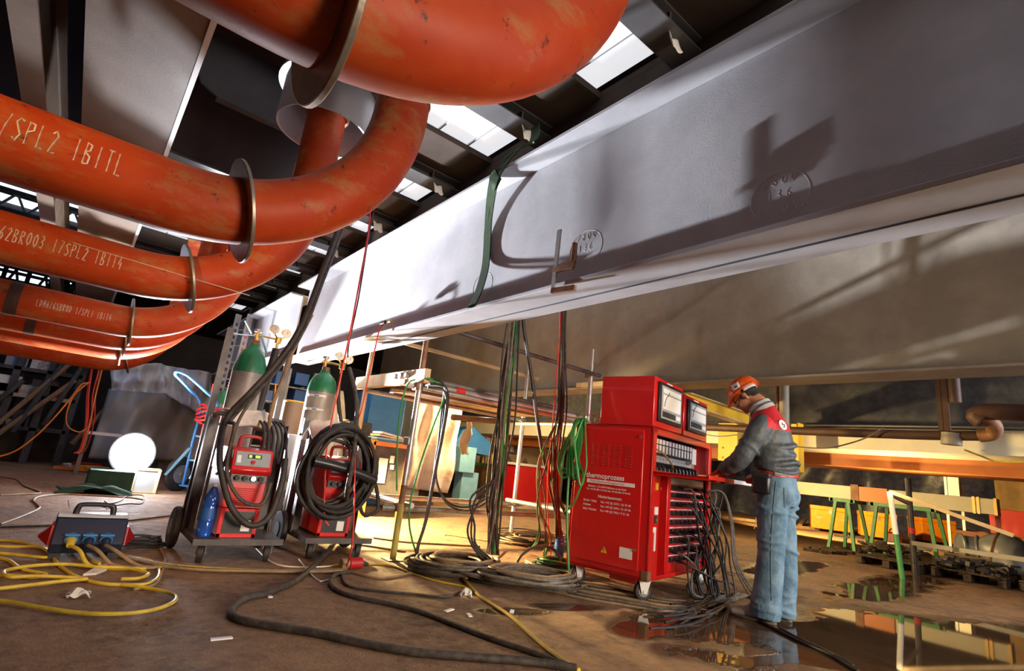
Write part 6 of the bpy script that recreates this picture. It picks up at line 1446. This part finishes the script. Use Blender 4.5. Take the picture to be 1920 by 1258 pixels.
# steel barrier frame in front
F = G(1692, 1085); K = G(1716, 1078)
t = thing('barrier_frame', 'pale green and white steel frame with a long slanting rail in front of the trestles', 'barrier', F)
top = AX(1668, 922, F.x); MB().tube([F, top], [.035, .035], 12).build('front_leg', 'green', t); MB().tube([F.lerp(top, .5), top], [.036, .036], 12).build('white_leg_upper', 'white', t)
e = AX(1900, 1004, F.x+.3); MB().bar(top, e, .05, .05).build('slanting_rail', 'wood', t)
MB().bar(AX(1668, 926, F.x), AX(1705, 945, F.x+.9), .05, .04).build('cross_rail', 'steel', t)
MB().bar(AX(1664, 1018, F.x+.05), AX(1686, 1020, F.x+.05), .03, .02).build('footrest', 'steel', t)
t = thing('dark_post', 'dark steel post with a red band and a long low rail to the right edge', 'post', K)
kt = AX(1702, 897, K.x); MB().tube([K, kt], [.04, .04], 12).build('post', 'dark_frame', t); MB().tube([K.lerp(kt, .42), K.lerp(kt, .48)], [.045, .045], 12).build('red_band', 'cable_red', t)
MB().bar(AX(1712, 1018, K.x), AX(1940, 1052, K.x-.2), .09, .06).build('low_rail', 'girder2', t)
a = G(1676, 1032); t = thing('jerrycan', 'small red canister standing behind the frame leg', 'canister', a)
MB().box(a+V((0, 0, .2)), (.22, .3, .4)).build('can_body', 'red', t, bevel=.03); MB().torus(a+V((0, 0, .42)), .06, .014, (1, 0, 0), 20, 6).build('handle', 'black', t)
# pallets with scrap
rr = random.Random(31)
for k in range(3):
    c = V((10.9+.2*k, 3.05-.95*k, 0)); t = thing('pallet', ['dark pallet loaded with scrap behind the frame leg', 'dark pallet in the middle of the row, right of the dark post', 'dark pallet nearest the right edge under the duct elbow'][k], 'pallet', c)
    for q in range(5): MB().box(c+V((-.5+.25*q, 0, .13)), (.12, .85, .022)).build('deck_board', 'dirt', t)
    for q in (-1, 0, 1): MB().box(c+V((0, .38*q, .06)), (1.15, .09, .10)).build('bearer', 'dirt', t)
    w = MB()
    for q in range(70):
        p = c+V((rr.uniform(-.5, .5), rr.uniform(-.4, .4), .15+rr.uniform(0, .12)+.06*(k == 0))); w.box(p, (rr.uniform(.04, .2), rr.uniform(.03, .1), rr.uniform(.02, .07)), Matrix.Rotation(rr.uniform(0, 3), 3, 'Z') @ Matrix.Rotation(rr.uniform(-.5, .5), 3, 'X'))
    o = w.build('scrap_heap', ['dirt', 'dark_frame', 'dirt'][k]); tag(o, ['heap of small dusty scrap on the pallet behind the frame leg', 'heap of grey metal scrap on the middle pallet', 'dark scrap heap on the pallet nearest the right edge'][k], 'scrap', kind='stuff')
w = MB()
for q in range(60): p = G(1575+rr.uniform(-60, 60), 1034+rr.uniform(-5, 5)); w.box(p+V((0, 0, .02)), (rr.uniform(.05, .3), rr.uniform(.05, .2), rr.uniform(.03, .08)), Matrix.Rotation(rr.uniform(0, 3), 3, 'Z'))
tag(w.build('debris', 'dirt'), 'low dark line of debris on the floor right of the man', 'debris', kind='stuff')
# grey duct elbow
c = G(1868, 1085); t = thing('duct_elbow', 'big grey sheet metal duct elbow lying at the right edge', 'duct', c); d = V((.38, -.92, 0)); 
a = AX(1800, 1025, c.x-.1); pts = spline([a, AX(1830, 1030, c.x), AX(1862, 1035, c.x), AX(1895, 1050, c.x), AX(1915, 1085, c.x)], 6)
n_ = len(pts); MB().tube(pts, [.20 if i < 8 else .20+.16*min(1, (i-8)/6) for i in range(n_)], 24).build('duct_body', 'duct', t)
for q in (0, 7, 13): MB().torus(pts[min(q, n_-1)], .215 if q < 9 else .34, .02, pts[min(q+1, n_-1)]-pts[q], 28, 6).build('flange_ring', 'rust' if q == 13 else 'duct', t)
MB().bx(c.x-.3, c.x+.3, c.y-.3, c.y+.6, 0, .3).build('crate_base', 'dark_wood', t)
# planks and offcuts near the tarpaulin
for k, (p, q) in enumerate((((1340, 972), (1420, 982)), ((1470, 990), (1525, 996)), ((1500, 990), (1518, 978)))):
    a = G(*p); b_ = G(*q); b_ = a+(b_-a)*min(1, 3.5/(b_-a).length); tag(MB().bar(a+V((0, 0, .08)), b_+V((0, 0, .08+.12*(k == 2))), .12, .08).build('timber_offcut', 'dark_wood'), ['long timber on the floor behind the plug leads', 'timber offcut on the floor just right of the man', 'short tilted offcut beside the leftmost orange chest'][k], 'timber')

# ================================================================== LIGHT + CAMERA
def light(name, kind, loc, energy, col, size=.1, target=None, angle=None, blend=.3, sy=None):
    l = bpy.data.lights.new(name, kind); l.energy = energy; l.color = col
    if kind == 'AREA':
        l.shape = 'RECTANGLE'; l.size = size; l.size_y = sy or size
    else: l.shadow_soft_size = size
    if angle: l.spot_size = math.radians(angle); l.spot_blend = blend
    o = bpy.data.objects.new(name, l); C.objects.link(o); o.location = loc
    if target is not None: o.rotation_euler = (V(target)-V(loc)).to_track_quat('-Z', 'Y').to_euler()
    return o
aim = V((.25, -1, .10)).normalized()
light('floodlight_beam', 'POINT', LC+aim*.14, 45, (.86, .92, 1.), .07)
light('floodlight_spot', 'SPOT', LC+aim*.14, 8200, (.90, .93, 1.), .06, LC+aim*.14+V((.235, -.92, .345)), 46, .6)
light('floodlight_upward', 'SPOT', LC+V((0, -.1, .2)), 1050, (.90, .93, 1.), .06, LC+V((0, -.55, 1.2)), 120, .5)
WL = V((2.75, 6.55, 1.05))
floodlight('warm work light on a tripod behind the coil of black hose', WL+V((-.08, .08, .04)), 'cream', aim=(.75, -.65, -.5), s=.6)
light('work_light_beam', 'SPOT', WL, 2300, (1., .70, .28), .08, (3.7, 5.75, 0), 125, .4)
light('work_light_spill', 'POINT', WL+V((0, .3, .4)), 40, (1., .68, .28), .1)
light('background_fill', 'POINT', (6.2, 8.45, 1.75), 260, (1., .74, .36), .12)  # fill without a fixture, added to brighten the things behind the scaffold
WR = V((15.0, 7.0, 2.0))
floodlight('warm work light on a tripod in front of the orange chests', WR+V((-.12, .0, 0)), 'cream', aim=(1, 0, -.25), s=.6)
light('work_light_beam_right', 'SPOT', WR, 2700, (1., .66, .22), .08, (20, 5.8, .1), 125, .5)
light('trestle_fill', 'POINT', (10.8, 5.1, 1.5), 120, (1., .70, .30), .08)  # added fill, no fixture: brightens the near side of the beam on the trestles
light('soffit_fill', 'SPOT', (8.85, 2.5, .9), 130, (1., .72, .34), .06, (8.8, 2.45, 2), 140, .5)  # unseen spot without a fixture, aimed up to brighten the cream girder
lf = light('hall_fill', 'AREA', (2.9, -3.8, 1.7), 150, (1., .82, .64), 1.8, (2.0, 3.2, 1.5), sy=1.6); lf.data.spread = math.radians(95)
light('hall_fill_right', 'AREA', (7.2, -2.2, 2.2), 210, (.92, .96, 1.), 1.6, (4.2, 2.6, .9), sy=1.4)
light('hall_lamp_left', 'SPOT', (-2.3, .2, 2.7), 420, (1., .62, .25), .1, (-.55, 2.9, 1.75), 34, .3)
light('back_hall_fill', 'POINT', (-1.2, 10.6, 3.0), 45, (.6, .65, 1.), .3)  # dim bluish point light at the back, with no fixture
w = bpy.data.worlds.new('hall_air'); bpy.context.scene.world = w; w.use_nodes = True
w.node_tree.nodes['Background'].inputs[0].default_value = (.5, .45, .45, 1); w.node_tree.nodes['Background'].inputs[1].default_value = .035

cd = bpy.data.cameras.new('camera'); cd.sensor_width = 36; cd.lens = F_PX/1920*36; cd.clip_start = .05; cd.clip_end = 200
cam = bpy.data.objects.new('camera', cd); C.objects.link(cam)
R = Matrix((Rt, Up, -Fw)).transposed().to_4x4(); cam.matrix_world = Matrix.Translation((0, 0, CH)) @ R
sc_ = bpy.context.scene; sc_.camera = cam
sc_.view_settings.view_transform = 'Standard'; sc_.view_settings.look = 'None'; sc_.view_settings.gamma = 1; sc_.view_settings.use_curve_mapping = False
sc_.view_settings.exposure = 0.
